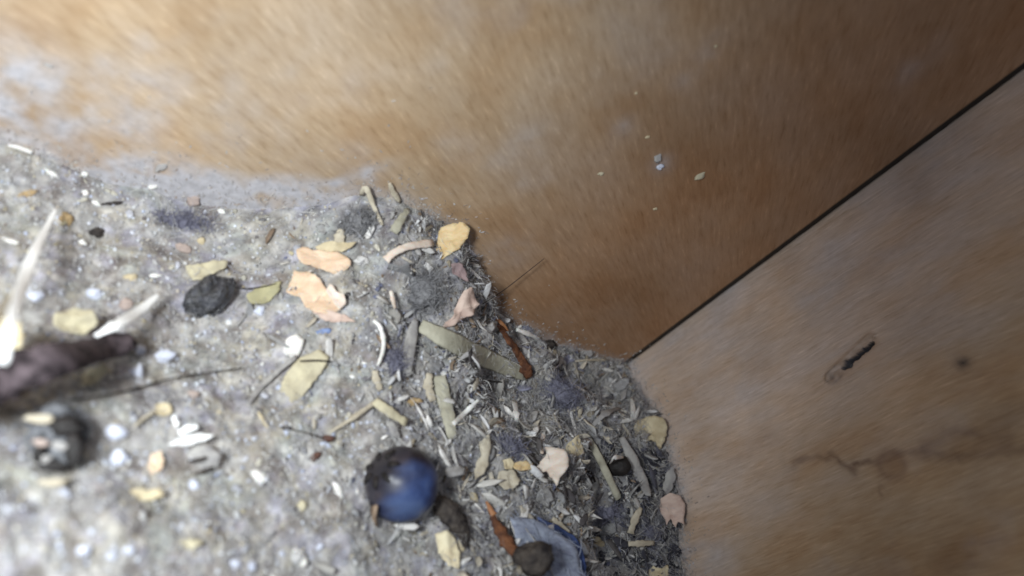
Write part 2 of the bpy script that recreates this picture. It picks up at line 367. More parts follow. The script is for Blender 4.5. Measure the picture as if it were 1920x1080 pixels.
def tube(name, pts, m, label, cat, group=None, wd=(8,), flat=.35, seg=10, sub=5, jit=.12, split=None, parent=None, bumpy=0):
    """pts: (px, py[, height above what lies below, mm]); wd: widths in photo pixels along it"""
    P3 = []; Ns = []
    for q in pts:
        p, n = rest(q[0], q[1], q[2] if len(q) > 2 else .4); P3.append(p); Ns.append(n)
    P3 = np.array(P3); Ns = np.array(Ns)
    n0 = len(P3); T = np.linspace(0, n0-1, (n0-1)*sub+1)
    def cr(A, t):
        i = min(int(t), n0-2); f = t-i; g = lambda j: A[min(max(j, 0), n0-1)] if 0 <= j < n0 else (2*A[0]-A[1] if j < 0 else 2*A[-1]-A[-2])
        a, b_, c, d = g(i-1), g(i), g(i+1), g(i+2)
        return .5*((2*b_)+(-a+c)*f+(2*a-5*b_+4*c-d)*f*f+(-a+3*b_-3*c+d)*f**3)
    path = np.array([cr(P3, t) for t in T]); nor = np.array([cr(Ns, t) for t in T])
    W = np.interp(np.linspace(0, 1, len(T)), np.linspace(0, 1, len(wd)), wd)
    org = path.mean(0); V = []; Fs = []
    for i in range(len(T)):
        tg = path[min(i+1, len(T)-1)]-path[max(i-1, 0)]; tg /= np.linalg.norm(tg)
        n = nor[i]/np.linalg.norm(nor[i])+.8*(C-path[i])/np.linalg.norm(C-path[i]); n = n-tg*(n@tg); n /= np.linalg.norm(n); s = np.cross(tg, n)
        r = W[i]*mmpx(path[i])/2*(1+rng.normal(0, jit))
        for k in range(seg):
            a = 2*math.pi*k/seg; jj = 1+rng.normal(0, jit*.5)
            jj *= 1+bumpy*fbm(i*.55+math.cos(a)*1.2, math.sin(a)*1.6+i*.2, len(pts)*7+int(W[0]), 3)
            V.append(path[i]-org+(s*math.cos(a)*r+n*math.sin(a)*r*flat)*jj)
    for i in range(len(T)-1):
        for k in range(seg): Fs.append([i*seg+k, i*seg+(k+1) % seg, (i+1)*seg+(k+1) % seg, (i+1)*seg+k])
    Fs.append(list(range(seg))[::-1]); Fs.append([(len(T)-1)*seg+k for k in range(seg)])
    if parent is not None:
        o = mesh_obj(name, np.array(V)+org-np.array(parent['_p']), Fs, m, (0, 0, 0), parent); fix(o); return o
    o = mesh_obj(name, V, Fs, m, org); fix(o)
    return tag(o, label, cat, group)
def lump(name, px, py, w_, h_, ang, m, label, cat, group=None, deep=.7, rough=.12, freq=2., sub=3, sink=.3, lift=0, seed=None, square=0):
    """ellipsoid-like lump, w_ x h_ photo pixels, long axis at ang degrees (up = positive) in the picture"""
    p, n = rest(px, py); k = mmpx(p)
    a, b_ = w_*k/2, h_*k/2; cz = min(a, b_)*deep
    r = wray(px, py); p = p-r*(cz*(1-sink)+lift)/max(.5, abs(r@n))
    toc = (C-p)/np.linalg.norm(C-p); ax = R@np.array([math.cos(math.radians(ang)), math.sin(math.radians(ang)), 0])
    Rm = frame_from(toc if sink < .9 else n, ax)
    bm = bmesh.new(); bmesh.ops.create_icosphere(bm, subdivisions=sub, radius=1)
    V = np.array([v.co[:] for v in bm.verts]); Fs = [[v.index for v in f.verts] for f in bm.faces]; bm.free()
    s = random.randint(0, 9999) if seed is None else seed
    d = 1+rough*.75*(fbm(V[:, 0]*freq+V[:, 2]*.6*freq, V[:, 1]*freq, s, 3)+fbm(V[:, 1]*freq-V[:, 0]*.4*freq, V[:, 2]*freq+9, s+50, 3))
    if square: V = np.sign(V)*np.abs(V)**(1-square)
    V = V*d[:, None]*np.array([a, b_, cz])
    o = mesh_obj(name, V@Rm.T, Fs, m, p)
    o['_p'] = [float(x) for x in p]
    return tag(o, label, cat, group)

# materials of the small things
M = dict(
 shav=mat('shaving_peach', (.80, .62, .46), (.66, .47, .32), .35, .7, .35, .3, (1, 3, 1), sub=.12),
 shavp=mat('shaving_pink', (.66, .52, .44), (.52, .38, .32), .4, .7, .35, .3, (1, 3, 1)),
 shavw=mat('shaving_white', (.80, .72, .64), (.66, .53, .43), .4, .65, .3, .3, (1, 3, 1), sub=.1),
 shavy=mat('shaving_gold', (.76, .60, .36), (.64, .45, .22), .45, .65, .3, .3, (1, 3, 1), sub=.1),
 cream=mat('cream_flake', (.64, .56, .38), (.46, .38, .24), .5, .75, .3),
 yell=mat('yellow_flake', (.58, .53, .37), (.44, .40, .29), .6, .75, .3),
 oliv=mat('olive_straw', (.48, .465, .37), (.35, .335, .26), .6, .8, .4, .2, (1, 1, 1)),
 straw=mat('pale_straw', (.58, .53, .42), (.42, .37, .28), .7, .7, .35),
 grey=mat('grey_shred', (.42, .41, .39), (.28, .27, .27), .6, .85, .4),
 white=mat('white_fragment', (.86, .85, .82), (.70, .68, .64), .5, .5, .2, .4, sub=.1),
 blade=mat('bleached_grass', (.96, .98, .98), (.93, .95, .95), .3, .3, .1, .7),
 bluew=mat('bluish_grain', (.66, .70, .80), (.50, .53, .64), .7, .45, .2, .5),
 blue=mat('blue_chip', (.26, .36, .62), (.15, .2, .36), .7, .45, .2),
 lint=mat('grey_lint', (.27, .27, .28), (.18, .18, .19), .8, 1, .5, .05),
 lintb=mat('bluish_lint', (.22, .22, .28), (.14, .14, .185), .8, 1, .5, .05),
 black=mat('black_pellet', (.045, .048, .06), (.012, .012, .013), 1.0, .22, .9, .9),
 seed=mat('black_seed', (.022, .018, .017), (.010, .009, .009), .8, .6, .4, .3),
 brown=mat('dark_brown_dropping', (.085, .072, .062), (.020, .017, .018), .7, .75, 1, .2),
 bark=mat('dark_bark', (.12, .095, .105), (.018, .014, .016), .9, .9, 1, .15),
 ball=mat('mottled_clump', (.22, .23, .25), (.028, .028, .032), .6, .9, .8, .2),
 rust=mat('rusty_needle', (.20, .085, .04), (.07, .03, .02), .8, .75, .6, .25),
 rustl=mat('orange_needle_tip', (.46, .22, .10), (.28, .12, .05), .5, .55, .3, .4),
 redb=mat('red_brown_seed', (.14, .065, .045), (.06, .03, .022), 1.2, .6, .4),
 hair=mat('dark_hair', (.03, .025, .022), (.02, .017, .016), 1, .6, .1),
 pink=mat('pinkish_pebble', (.46, .38, .34), (.34, .27, .24), .7, .8, .3),
 vane=mat('feather_vane', (.34, .38, .47), (.21, .23, .31), .45, .85, .5, .2, (1, 3.5, 1)),
 vblue=mat('feather_blue_edge', (.06, .10, .27), (.03, .05, .13), .7, .6, .3, .3),
 tan=mat('orange_tan_crumb', (.48, .36, .20), (.36, .25, .13), .7, .75, .3),
)

# ------------------------------------------------------------------ the blue berry
def berry():
    px, py = 752, 908; p, n = rest(px, py); k = mmpx(p); r0 = 67*k
    r = wray(px, py); p = p-r*(r0*.55)/abs(r@n); r0 = 68*mmpx(p)
    root = bpy.data.objects.new('berry', None); COL.objects.link(root); root.location = Vector(p*S)
    root.empty_display_size = .004
    tag(root, 'glossy dark blue round berry lying on the pale grey litter', 'berry')
    bm = bmesh.new(); bmesh.ops.create_icosphere(bm, subdivisions=5, radius=1)
    V = np.array([v.co[:] for v in bm.verts]); Fs = [[v.index for v in f.verts] for f in bm.faces]; bm.free()
    # calyx end points up and left of the picture
    ca = R@np.array([-.50, .60, .62]); ca /= np.linalg.norm(ca)
    cosa = V@ca; ang = np.arccos(np.clip(cosa, -1, 1))
    Fm = frame_from(ca, R[:, 0]); loc = V@Fm; phi = np.arctan2(loc[:, 1], loc[:, 0])
    d = 1-.05*np.exp(-(ang/.30)**2)+.03*np.exp(-((ang-.42)/.10)**2)*(1+.5*np.sin(phi*5))
    dn = np.array(R@np.array([-.85, -.05, .5])); dn /= np.linalg.norm(dn)             # shrivelled side, left
    d -= .045*np.exp(-(np.arccos(np.clip(V@dn, -1, 1))/.40)**2)
    d += .010*fbm(V[:, 0]*2.2+V[:, 2], V[:, 1]*2.2-V[:, 2], 5, 3)
    V2 = V*d[:, None]*r0; V2 = V2+0
    # bloom: waxy blue on the right half, worn dark on the left (the berry's own colour)
    right = R@np.array([.75, -.45, .45]); right /= np.linalg.norm(right)
    bl = sm(-.05, .75, V@right+.22*fbm(V[:, 0]*2+V[:, 2]*1.5, V[:, 1]*2.3, 15, 4))[:, None]
    col = (1-bl)*np.array([.028, .026, .038])+bl*np.array([.036, .064, .175])
    gr = np.exp(-(np.arccos(np.clip(V@dn, -1, 1))/.38)**2)[:, None]*(.7+.4*fbm(V[:, 1]*4, V[:, 2]*4, 4, 2))[:, None]
    col = col*(1-gr*.7)+gr*.7*np.array([.075, .07, .085])
    cr = sm(.55, .35, ang)[:, None] if False else (1-sm(.32, .52, ang))[:, None]
    col = col*(1-cr)+cr*np.array([.018, .018, .026])
    m = bpy.data.materials.new('berry_skin'); nt, b = nodes(m)
    a = N(nt, 'ShaderNodeAttribute', attribute_name='tint'); tc = N(nt, 'ShaderNodeTexCoord')
    n1 = N(nt, 'ShaderNodeTexNoise'); n1.inputs['Scale'].default_value = 300; n1.inputs['Detail'].default_value = 6; nt.links.new(tc.outputs['Object'], n1.inputs[0])
    rr = ramp(nt, n1.outputs[0], [(.38, (.42, .40, .42)), (.50, (.95, .95, .95)), (.62, (1.8, 1.6, 1.25))])
    mx = N(nt, 'ShaderNodeMix', data_type='RGBA', blend_type='MULTIPLY'); mx.inputs[0].default_value = 1
    nt.links.new(a.outputs[0], mx.inputs[6]); nt.links.new(rr, mx.inputs[7]); nt.links.new(mx.outputs[2], b.inputs['Base Color'])
    b.inputs['Roughness'].default_value = .42; b.inputs['Specular IOR Level'].default_value = .5
    bp = N(nt, 'ShaderNodeBump'); bp.inputs['Strength'].default_value = .25; bp.inputs['Distance'].default_value = .0003; nt.links.new(n1.outputs[0], bp.inputs['Height']); nt.links.new(bp.outputs[0], b.inputs['Normal'])
    mesh_obj('skin', V2, Fs, m, (0, 0, 0), root, attr=col)
    # withered calyx crown: a ring of little sepals round the dent
    Vc = []; Fc = []
    for i in range(7):
        a0 = 2*math.pi*i/7+random.uniform(-.15, .15)
        for j, (tt, ww, up) in enumerate(((.28, .15, -.02), (.38, .16, .012), (.50, .11, .02), (.60, .02, .012))):
            for s_ in (-1, 1):
                aa = a0+s_*ww/.45*.55; q = ca*math.cos(tt)+math.sin(tt)*(Fm[:, 0]*math.cos(aa)+Fm[:, 1]*math.sin(aa))
                Vc.append(q*(1.0+up+random.uniform(-.01, .01))*r0)
        o_ = i*8
        for j in range(3): Fc.append([o_+2*j, o_+2*j+1, o_+2*j+3, o_+2*j+2])
    c_ = mesh_obj('calyx', Vc, Fc, M['seed'], (0, 0, 0), root); md = c_.modifiers.new('thick', 'SOLIDIFY'); md.thickness = .0002
berry()

# ------------------------------------------------------------------ fuzzy things
def ribbons(centers, dirs, lens, wdt, curv, seg=5, up=None):
    """many thin bent ribbons as one vertex/face set; arrays in mm"""
    n = len(centers); t = np.linspace(0, 1, seg+1)
    d = dirs/np.linalg.norm(dirs, axis=1)[:, None]
    c1 = rng.normal(0, 1, (n, 3)); c1 -= d*(c1*d).sum(1)[:, None]; c1 /= np.linalg.norm(c1, axis=1)[:, None]
    c2 = np.cross(d, c1)
    ph = rng.uniform(0, 6.28, n)
    P = centers[:, None]+d[:, None]*((t-.5)[None, :, None]*lens[:, None, None])+c1[:, None]*(curv[:, None]*np.sin(3.1*t[None]+ph[:, None]))[..., None]+c2[:, None]*(curv[:, None]*.6*np.cos(5*t[None]+ph[:, None]*2))[..., None]
    toc = C-P; toc /= np.linalg.norm(toc, axis=2)[..., None]
    s = np.cross(d[:, None]+0*P, c1[:, None]*.5+rng.normal(0, .6, (n, 1, 3))+toc*.6); s /= np.linalg.norm(s, axis=2)[..., None]
    tp = (np.sin(np.pi*np.clip(t*.86+.07, 0, 1))**.5)[None, :, None]
    A = P+s*wdt[:, None, None]*.5*tp; B = P-s*wdt[:, None, None]*.5*tp
    V = np.stack([A, B], 2).reshape(-1, 3)
    base_ = (np.arange(n)*(seg+1)*2)[:, None]+np.arange(seg)[None]*2
    Fs = np.stack([base_, base_+1, base_+3, base_+2], -1).reshape(-1, 4)
    return V, Fs, (seg+1)*2
def fuzz(name, px, py, w_, h_, ang, m, label, cat, n=420, group=None, core=.75, ln=(1.5, 4)):
    core_o = lump(name, px, py, w_*core, h_*core, ang, m, label, cat, group, deep=.55, rough=.2, freq=1.6, sub=4, sink=.45)
    p = np.array(core_o['_p']); k = mmpx(p)
    ax = R@np.array([math.cos(math.radians(ang)), math.sin(math.radians(ang)), 0]); toc = (C-p)/np.linalg.norm(C-p); Fm = frame_from(toc, ax)
    q = rng.normal(0, 1, (n, 3)); q /= np.linalg.norm(q, axis=1)[:, None]; q *= rng.uniform(.6, 1, (n, 1))
    cen = (q*np.array([w_*k/2, h_*k/2, min(w_, h_)*k/2*.55]))@Fm.T
    V, Fs, _ = ribbons(cen+p, rng.normal(0, 1, (n, 3)), rng.uniform(ln[0], ln[1], n), rng.uniform(.05, .12, n), rng.uniform(.2, .7, n))
    mesh_obj('lint', V-p, Fs, m, (0, 0, 0), core_o, smooth=False)
    return core_o

# ------------------------------------------------------------------ the named pieces
G_SH = 'wood shavings on the litter'
flake('wood_shaving', [(555,470),(570,463),(590,468),(625,470),(645,478),(658,492),(650,505),(625,513),(600,503),(572,498),(560,488)], M['shav'], 'peach coloured wood shaving just above the largest peach shaving', 'wood shaving', G_SH, lift=1.2, curl=.8)
flake('wood_shaving', [(590,462),(612,452),(650,454),(668,451),(657,464),(640,472),(615,470),(600,472)], M['cream'], 'greyish tan shaving lying against the upper edge of a peach shaving', 'wood shaving', G_SH, lift=1.4, curl=.5)
flake('wood_shaving', [(550,505),(580,508),(600,522),(612,542),(638,546),(647,562),(634,580),(612,590),(592,588),(572,574),(562,556),(535,545)], M['shav'], 'largest peach wood shaving, crumpled, right of the black pellet', 'wood shaving', G_SH, lift=1.3, curl=.8)
flake('wood_shaving', [(585,585),(620,582),(645,588),(668,602),(640,602),(610,602)], M['shavp'], 'thin tan shaving under the lower edge of the largest peach shaving', 'wood shaving', G_SH, lift=.8, curl=.4)
flake('wood_shaving', [(610,545),(618,532),(630,545),(645,552),(648,568),(635,580),(625,566)], M['shavw'], 'small pale pink shaving leaning on the right side of the largest peach shaving', 'wood shaving', G_SH, lift=1.9, curl=.4)
flake('wood_shaving', [(828,425),(850,417),(870,421),(879,430),(875,448),(860,468),(842,478),(820,492),(819,465),(822,445)], M['shavy'], 'golden wood shaving standing against the orange brown wall', 'wood shaving', G_SH, lift=1.5, curl=.9, face=.7)
flake('wood_shaving', [(885,538),(893,555),(903,570),(890,590),(868,600),(848,612),(833,614),(848,592),(860,568),(868,545)], M['shavp'], 'pinkish grey shaving with a ragged right edge below the golden shaving', 'wood shaving', G_SH, lift=1.2, curl=.9, face=.6)
flake('wood_shaving', [(846,495),(862,492),(876,508),(878,528),(862,520),(850,510)], mat('shaving_mauve', (.30,.22,.22),(.2,.14,.14),.5), 'dull mauve curled shaving between the golden and the pinkish shavings', 'wood shaving', G_SH, lift=.8, curl=.7, face=.6)
flake('wood_shaving', [(1022,838),(1034,837),(1057,843),(1066,861),(1066,874),(1054,891),(1044,912),(1039,899),(1032,895),(1025,883),(1012,888),(993,892),(1007,874),(1018,861),(1026,849)], M['shavw'], 'whitish torn shaving with pointed fingers, lower right of the litter', 'wood shaving', G_SH, lift=3.0, curl=.7, face=.7, ragged=.3)
flake('wood_shaving', [(1190,792),(1215,780),(1240,783),(1250,800),(1248,825),(1236,843),(1231,829),(1215,827),(1200,838),(1188,824)], M['cream'], 'cream shaving with a notched lower edge beside the right wall', 'wood shaving', G_SH, lift=1.8, curl=.8, face=.7, ragged=.35)
flake('wood_shaving', [(1238,935),(1255,925),(1276,930),(1285,950),(1282,985),(1272,978),(1266,990),(1258,972),(1250,985),(1240,962)], M['shavp'], 'pinkish shaving with split lower end against the right wall', 'wood shaving', G_SH, lift=1.6, curl=.6, face=.7, ragged=.3)
flake('wood_shaving', [(1243,915),(1250,885),(1262,875),(1268,895),(1258,920),(1250,928)], M['grey'], 'pale grey upright shaving just above the pinkish split one by the right wall', 'wood shaving', G_SH, lift=1.6, curl=.4, face=.7)
flake('wood_shaving', [(1212,1072),(1225,1060),(1240,1066),(1252,1060),(1254,1078),(1238,1092),(1215,1090)], M['cream'], 'cream shaving in the dark hollow at the bottom edge by the right wall', 'wood shaving', G_SH, lift=1., curl=.5, face=.6)
flake('wood_shaving', [(1063,838),(1075,822),(1086,815),(1095,838),(1096,850),(1080,856),(1066,852)], M['cream'], 'dull cream shaving touching the top right of the whitish torn one', 'wood shaving', G_SH, lift=1.2, curl=.5, face=.6)
flake('wood_shaving', [(963,868),(985,864),(999,869),(998,880),(978,882),(964,879)], M['shavy'], 'short orange tan shaving left of the whitish torn one', 'wood shaving', G_SH, lift=1.1, curl=.3)
flake('wood_shaving', [(943,862),(958,858),(965,868),(960,880),(946,880)], M['cream'], 'small cream square shaving left of the short orange tan one', 'wood shaving', G_SH, lift=1.1, curl=.3)
flake('wood_shaving', [(900,828),(915,815),(922,840),(918,870),(905,890),(890,900),(895,870),(905,850)], M['straw'], 'long upright pale shaving right of the blue berry, bent at its middle', 'wood shaving', G_SH, lift=1.0, curl=.5)
flake('wood_shaving', [(935,885),(965,880),(978,900),(965,915),(945,918),(932,905)], M['straw'], 'dull straw coloured shaving below the small cream square one', 'wood shaving', G_SH, lift=.6, curl=.4)
flake('wood_shaving', [(525,738),(533,705),(560,672),(600,655),(618,668),(603,700),(588,715),(566,745),(546,757),(534,752)], M['yell'], 'broad yellowish tan shaving below the white oval pellet', 'wood shaving', G_SH, lift=.8, curl=.5)
flake('yellow_flake', [(348,498),(365,497),(400,487),(428,488),(424,501),(402,512),(386,528),(362,526)], M['yell'], 'yellow flake partly covered by the black lumpy pellet', 'flake', 'yellow and cream flakes', lift=.9, curl=.4)
flake('yellow_flake', [(462,552),(490,535),(528,528),(522,548),(502,566),(470,573)], mat('olive_flake', (.44,.41,.24),(.33,.31,.19),.5), 'olive yellow triangular flake pointing at the largest peach shaving', 'flake', 'yellow and cream flakes', lift=.9, curl=.3)
flake('yellow_flake', [(815,1002),(838,995),(856,1008),(864,1035),(858,1068),(838,1062),(824,1035)], mat('cream_flake_pale', (.82,.74,.52),(.62,.52,.34),.5), 'pale cream flake below the dark curved dropping', 'flake', 'yellow and cream flakes', lift=1.0, curl=.5)
flake('yellow_flake', [(228,925),(250,915),(300,918),(312,930),(280,936),(240,938)], M['cream'], 'long cream flake flat on the blurred litter near the lower left', 'flake', 'yellow and cream flakes', lift=.5, curl=.3)
flake('yellow_flake', [(335,1018),(352,1008),(378,1012),(380,1022),(358,1030),(340,1028)], M['yell'], 'small mustard yellow flake near the bottom edge, left of centre', 'flake', 'yellow and cream flakes', lift=.5, curl=.3)
flake('yellow_flake', [(100,592),(135,576),(172,582),(185,605),(160,625),(118,622),(100,610)], M['yell'], 'blurred yellow flake resting above the dark stick', 'flake', 'yellow and cream flakes', lift=3, curl=.6)
flake('yellow_flake', [(-20,600),(10,590),(38,612),(42,650),(15,680),(-20,670)], M['cream'], 'blurred cream flake cut by the left edge above the dark stick', 'flake', 'yellow and cream flakes', lift=3, curl=.6)
flake('yellow_flake', [(282,852),(302,845),(308,862),(300,882),(284,890),(278,872)], M['shav'], 'peachy cream flake between the white round grain and the striped husk', 'flake', 'yellow and cream flakes', lift=.5, curl=.3)
flake('yellow_flake', [(290,760),(305,752),(320,760),(322,775),(305,780),(292,775)], M['cream'], 'small cream flake just above the two stacked white husks', 'flake', 'yellow and cream flakes', lift=.5, curl=.3)
flake('yellow_flake', [(155,700),(190,682),(205,690),(185,715),(155,725)], M['yell'], 'dull yellow flake touching the underside of the dark stick', 'flake', 'yellow and cream flakes', lift=1, curl=.3)
# grasses, straws, splinters
G_B = 'bleached blades standing up from the litter'
tube('grass_blade', [(107,388,3),(88,425,4.5),(66,470,7),(45,525,9.5),(22,600,12),(5,680,13)], M['blade'], 'long bleached white grass blade rising along the left edge', 'grass blade', G_B, wd=(3,10,19,21,19,12), flat=.14)
tube('grass_blade', [(45,525,6),(20,560,7),(-5,598,8),(-30,640,8)], M['straw'], 'duller short blade beside the long white one at the left edge', 'grass blade', G_B, wd=(6,14,16,12), flat=.12)
tube('grass_blade', [(302,548,2.5),(262,582,4),(222,606,5),(178,630,5)], M['blade'], 'short bright white splinter lying above the tip of the dark stick', 'splinter', G_B, wd=(5,18,21,7), flat=.18)
tube('white_sliver', [(15,272,.3),(35,277,.5),(60,286,.4)], M['white'], 'thin white sliver at the foot of the wall in the upper left', 'splinter', wd=(3,7,8), flat=.4)
tube('wide_straw', [(788,610,1.4),(850,642,1.6),(925,678,1.4),(990,704,.9)], M['oliv'], 'broad olive grey straw slanting down towards the rusty needle', 'straw', 'straws in the litter', wd=(26,38,36,24), flat=.16, jit=.03)
tube('straw', [(780,598,1.4),(772,630,1.2),(765,672,.9),(766,700,.6)], M['grey'], 'grey upright straw at the left end of the broad olive straw', 'straw', 'straws in the litter', wd=(10,24,26,14), flat=.2, jit=.04)
tube('straw', [(824,705,1),(832,745,1.1),(842,785,1.1),(848,822,.8)], M['oliv'], 'upright olive brown straw below the square white pellet', 'straw', 'straws in the litter', wd=(26,30,26,18), flat=.18, jit=.04)
tube('straw', [(806,700,1),(803,725,1.1),(812,752,.8)], M['straw'], 'short cream straw on the left side of the upright olive one', 'straw', 'straws in the litter', wd=(12,20,14), flat=.25)
tube('straw', [(897,750,2),(875,771,2),(850,795,1.6)], M['white'], 'short white straw right of the upright olive straw', 'straw', 'straws in the litter', wd=(5,11,9), flat=.3)
tube('straw', [(702,752,1.3),(730,772,1.5),(762,793,1.2)], M['yell'], 'short yellow green straw pointing at the top of the blue berry', 'straw', 'straws in the litter', wd=(16,20,17), flat=.25)
tube('straw', [(730,790,.6),(738,805,.6),(746,820,.6)], M['grey'], 'stubby grey straw between the yellow green straw and the berry', 'straw', 'straws in the litter', wd=(12,16,12), flat=.3)
tube('straw', [(620,810,.7),(655,788,1),(695,760,1.1),(712,748,.8)], M['straw'], 'thin pale straw leading up from the red brown seed', 'straw', 'straws in the litter', wd=(4,8,9,7), flat=.4)
tube('straw', [(466,760,.4),(478,738,.7),(510,705,.8),(556,668,.9)], M['grey'], 'bent grey straw running up to the white oval pellet', 'straw', 'straws in the litter', wd=(6,10,10,7), flat=.3)
tube('straw', [(484,772,.6),(492,786,.7),(504,804,.5)], M['cream'], 'tiny curved cream straw below the bent grey straw', 'straw', 'straws in the litter', wd=(4,7,5), flat=.5)
tube('straw', [(700,601,1.5),(712,612,1.7),(719,638,1.8),(717,660,1.6),(708,686,1.1)], M['white'], 'curved white strand like a bracket in the middle of the litter', 'strand', 'straws in the litter', wd=(5,9,9,8,5), flat=.6)
tube('straw', [(703,695,.7),(706,712,.8),(714,732,.5)], M['straw'], 'pale stub continuing below the curved white strand', 'straw', 'straws in the litter', wd=(12,18,10), flat=.3)
tube('straw', [(733,545,1.4),(736,560,1.4),(741,578,1.1)], M['shavw'], 'tiny pale strand left of the grey fluff ball', 'strand', 'straws in the litter', wd=(7,10,6), flat=.4)
tube('straw', [(723,488,1.2),(740,473,1.6),(770,461,1.7),(812,455,1.5)], M['shavw'], 'pinkish white curved strip reaching to the golden shaving', 'strip', 'straws in the litter', wd=(14,16,14,14), flat=.25)
tube('straw', [(676,366,.8),(686,353,1.2),(700,385,1),(717,422,.7)], M['straw'], 'pale forked straw at the top of the heap by the wall', 'straw', 'straws in the litter', wd=(6,12,9,6), flat=.4)
tube('straw', [(730,343,.8),(737,360,.9),(750,378,.6)], M['straw'], 'small pale straw stub right of the forked straw by the wall', 'straw', 'straws in the litter', wd=(5,12,10), flat=.4)
tube('straw', [(738,436,.8),(750,415,1),(766,392,.7)], M['oliv'], 'short tan olive strip above the pinkish white strip', 'straw', 'straws in the litter', wd=(16,19,8), flat=.25)
tube('straw', [(640,430,.8),(636,450,.8),(645,462,.6)], M['straw'], 'dull pale strip on the slope above the greyish tan shaving', 'straw', 'straws in the litter', wd=(12,22,10), flat=.25)
tube('straw', [(968,618,1),(990,626,1.3),(1013,637,1)], M['white'], 'white crescent sliver right of the upper rusty needle', 'sliver', 'straws in the litter', wd=(6,11,5), flat=.4)
tube('straw', [(1078,677,.8),(1105,675,.9),(1137,675,.7)], M['straw'], 'thin tan straw level at the foot of the wall near the corner', 'straw', 'straws in the litter', wd=(4,5,4), flat=.7)
tube('straw', [(1170,720,.6),(1177,719,.8),(1185,720,.6)], M['yell'], 'tiny yellow stub right under the wall corner', 'straw', 'straws in the litter', wd=(5,6,5), flat=.7)
tube('straw', [(964,752,1.4),(968,775,1.5),(970,795,1.1)], M['white'], 'short stout whitish shred standing below the upper rusty needle', 'shred', 'straws in the litter', wd=(10,14,7), flat=.3)
tube('straw', [(1019,812,1.5),(1017,832,1.7),(1016,850,1.3)], M['shavw'], 'narrow pinkish strip standing over the whitish torn shaving', 'strip', 'straws in the litter', wd=(9,9,7), flat=.3)
tube('straw', [(1098,815,1.6),(1116,845,2),(1134,880,2),(1160,935,1.2)], M['oliv'], 'long olive stem slanting past the black seed', 'stem', 'straws in the litter', wd=(10,15,16,13), flat=.4, jit=.05)
tube('straw', [(1165,820,1.6),(1185,860,2),(1203,900,1.8),(1216,930,1)], M['grey'], 'grey stem slanting down right of the black seed', 'stem', 'straws in the litter', wd=(12,20,20,12), flat=.3)
tube('straw', [(1202,952,1.6),(1190,975,1.8),(1182,1000,1.4)], M['straw'], 'pale straw slanting below the small white oval near the right wall', 'straw', 'straws in the litter', wd=(7,14,12), flat=.3)
tube('straw', [(1178,1020,2),(1200,1019,2.2),(1226,1018,2)], M['straw'], 'level pale straw over the dark hollow at the lower right', 'straw', 'straws in the litter', wd=(8,11,9), flat=.4)
tube('straw', [(1036,972,1.4),(1050,985,1.6),(1068,1000,1.2)], M['straw'], 'dull pale straw just above the blue feather edge', 'straw', 'straws in the litter', wd=(8,12,8), flat=.3)
tube('straw', [(1184,745,1.2),(1187,768,1.4),(1184,792,1)], M['white'], 'white upright shred touching the right wall above the cream notched shaving', 'shred', 'straws in the litter', wd=(5,9,5), flat=.3)
tube('straw', [(1070,770,1.3),(1088,766,1.5),(1082,790,1.2)], M['straw'], 'angular pale shred left of the white cluster near the corner', 'shred', 'straws in the litter', wd=(6,10,6), flat=.3)
tube('straw', [(1160,765,1.5),(1135,775,1.6),(1108,802,1.2)], M['grey'], 'long light grey shred across the cluster near the corner', 'shred', 'straws in the litter', wd=(7,14,8), flat=.3)
tube('straw', [(935,768,1),(925,790,1.1),(916,812,.8)], M['straw'], 'thin dull shred left of the short whitish shred', 'shred', 'straws in the litter', wd=(5,8,5), flat=.3)
# rusty needles
def needle(pts, wd, label, tip):
    o = tube('rusty_needle', pts, M['rust'], label, 'needle', 'rusty orange needles', wd=wd, flat=.3, jit=.10, bumpy=.3, seg=12, sub=7)
    o['_p'] = [float(x/S) for x in o.location]
    tube('tip', tip, M['rustl'], None, None, wd=(4, 10, 12), flat=.4, parent=o)
needle([(938,612,2.8),(952,635,3.0),(975,668,2.8),(992,708,2.0)], (20,17,16,18), 'rusty orange needle slanting towards the corner, forked at its top', [(930,597,3.0),(940,606,3.1),(950,622,3.0)])
needle([(918,955,1.5),(932,985,2),(950,1015,2),(972,1045,1.4)], (8,18,27,14), 'rusty orange needle below and right of the blue berry', [(912,940,1.5),(918,952,1.7),(926,966,1.8)])
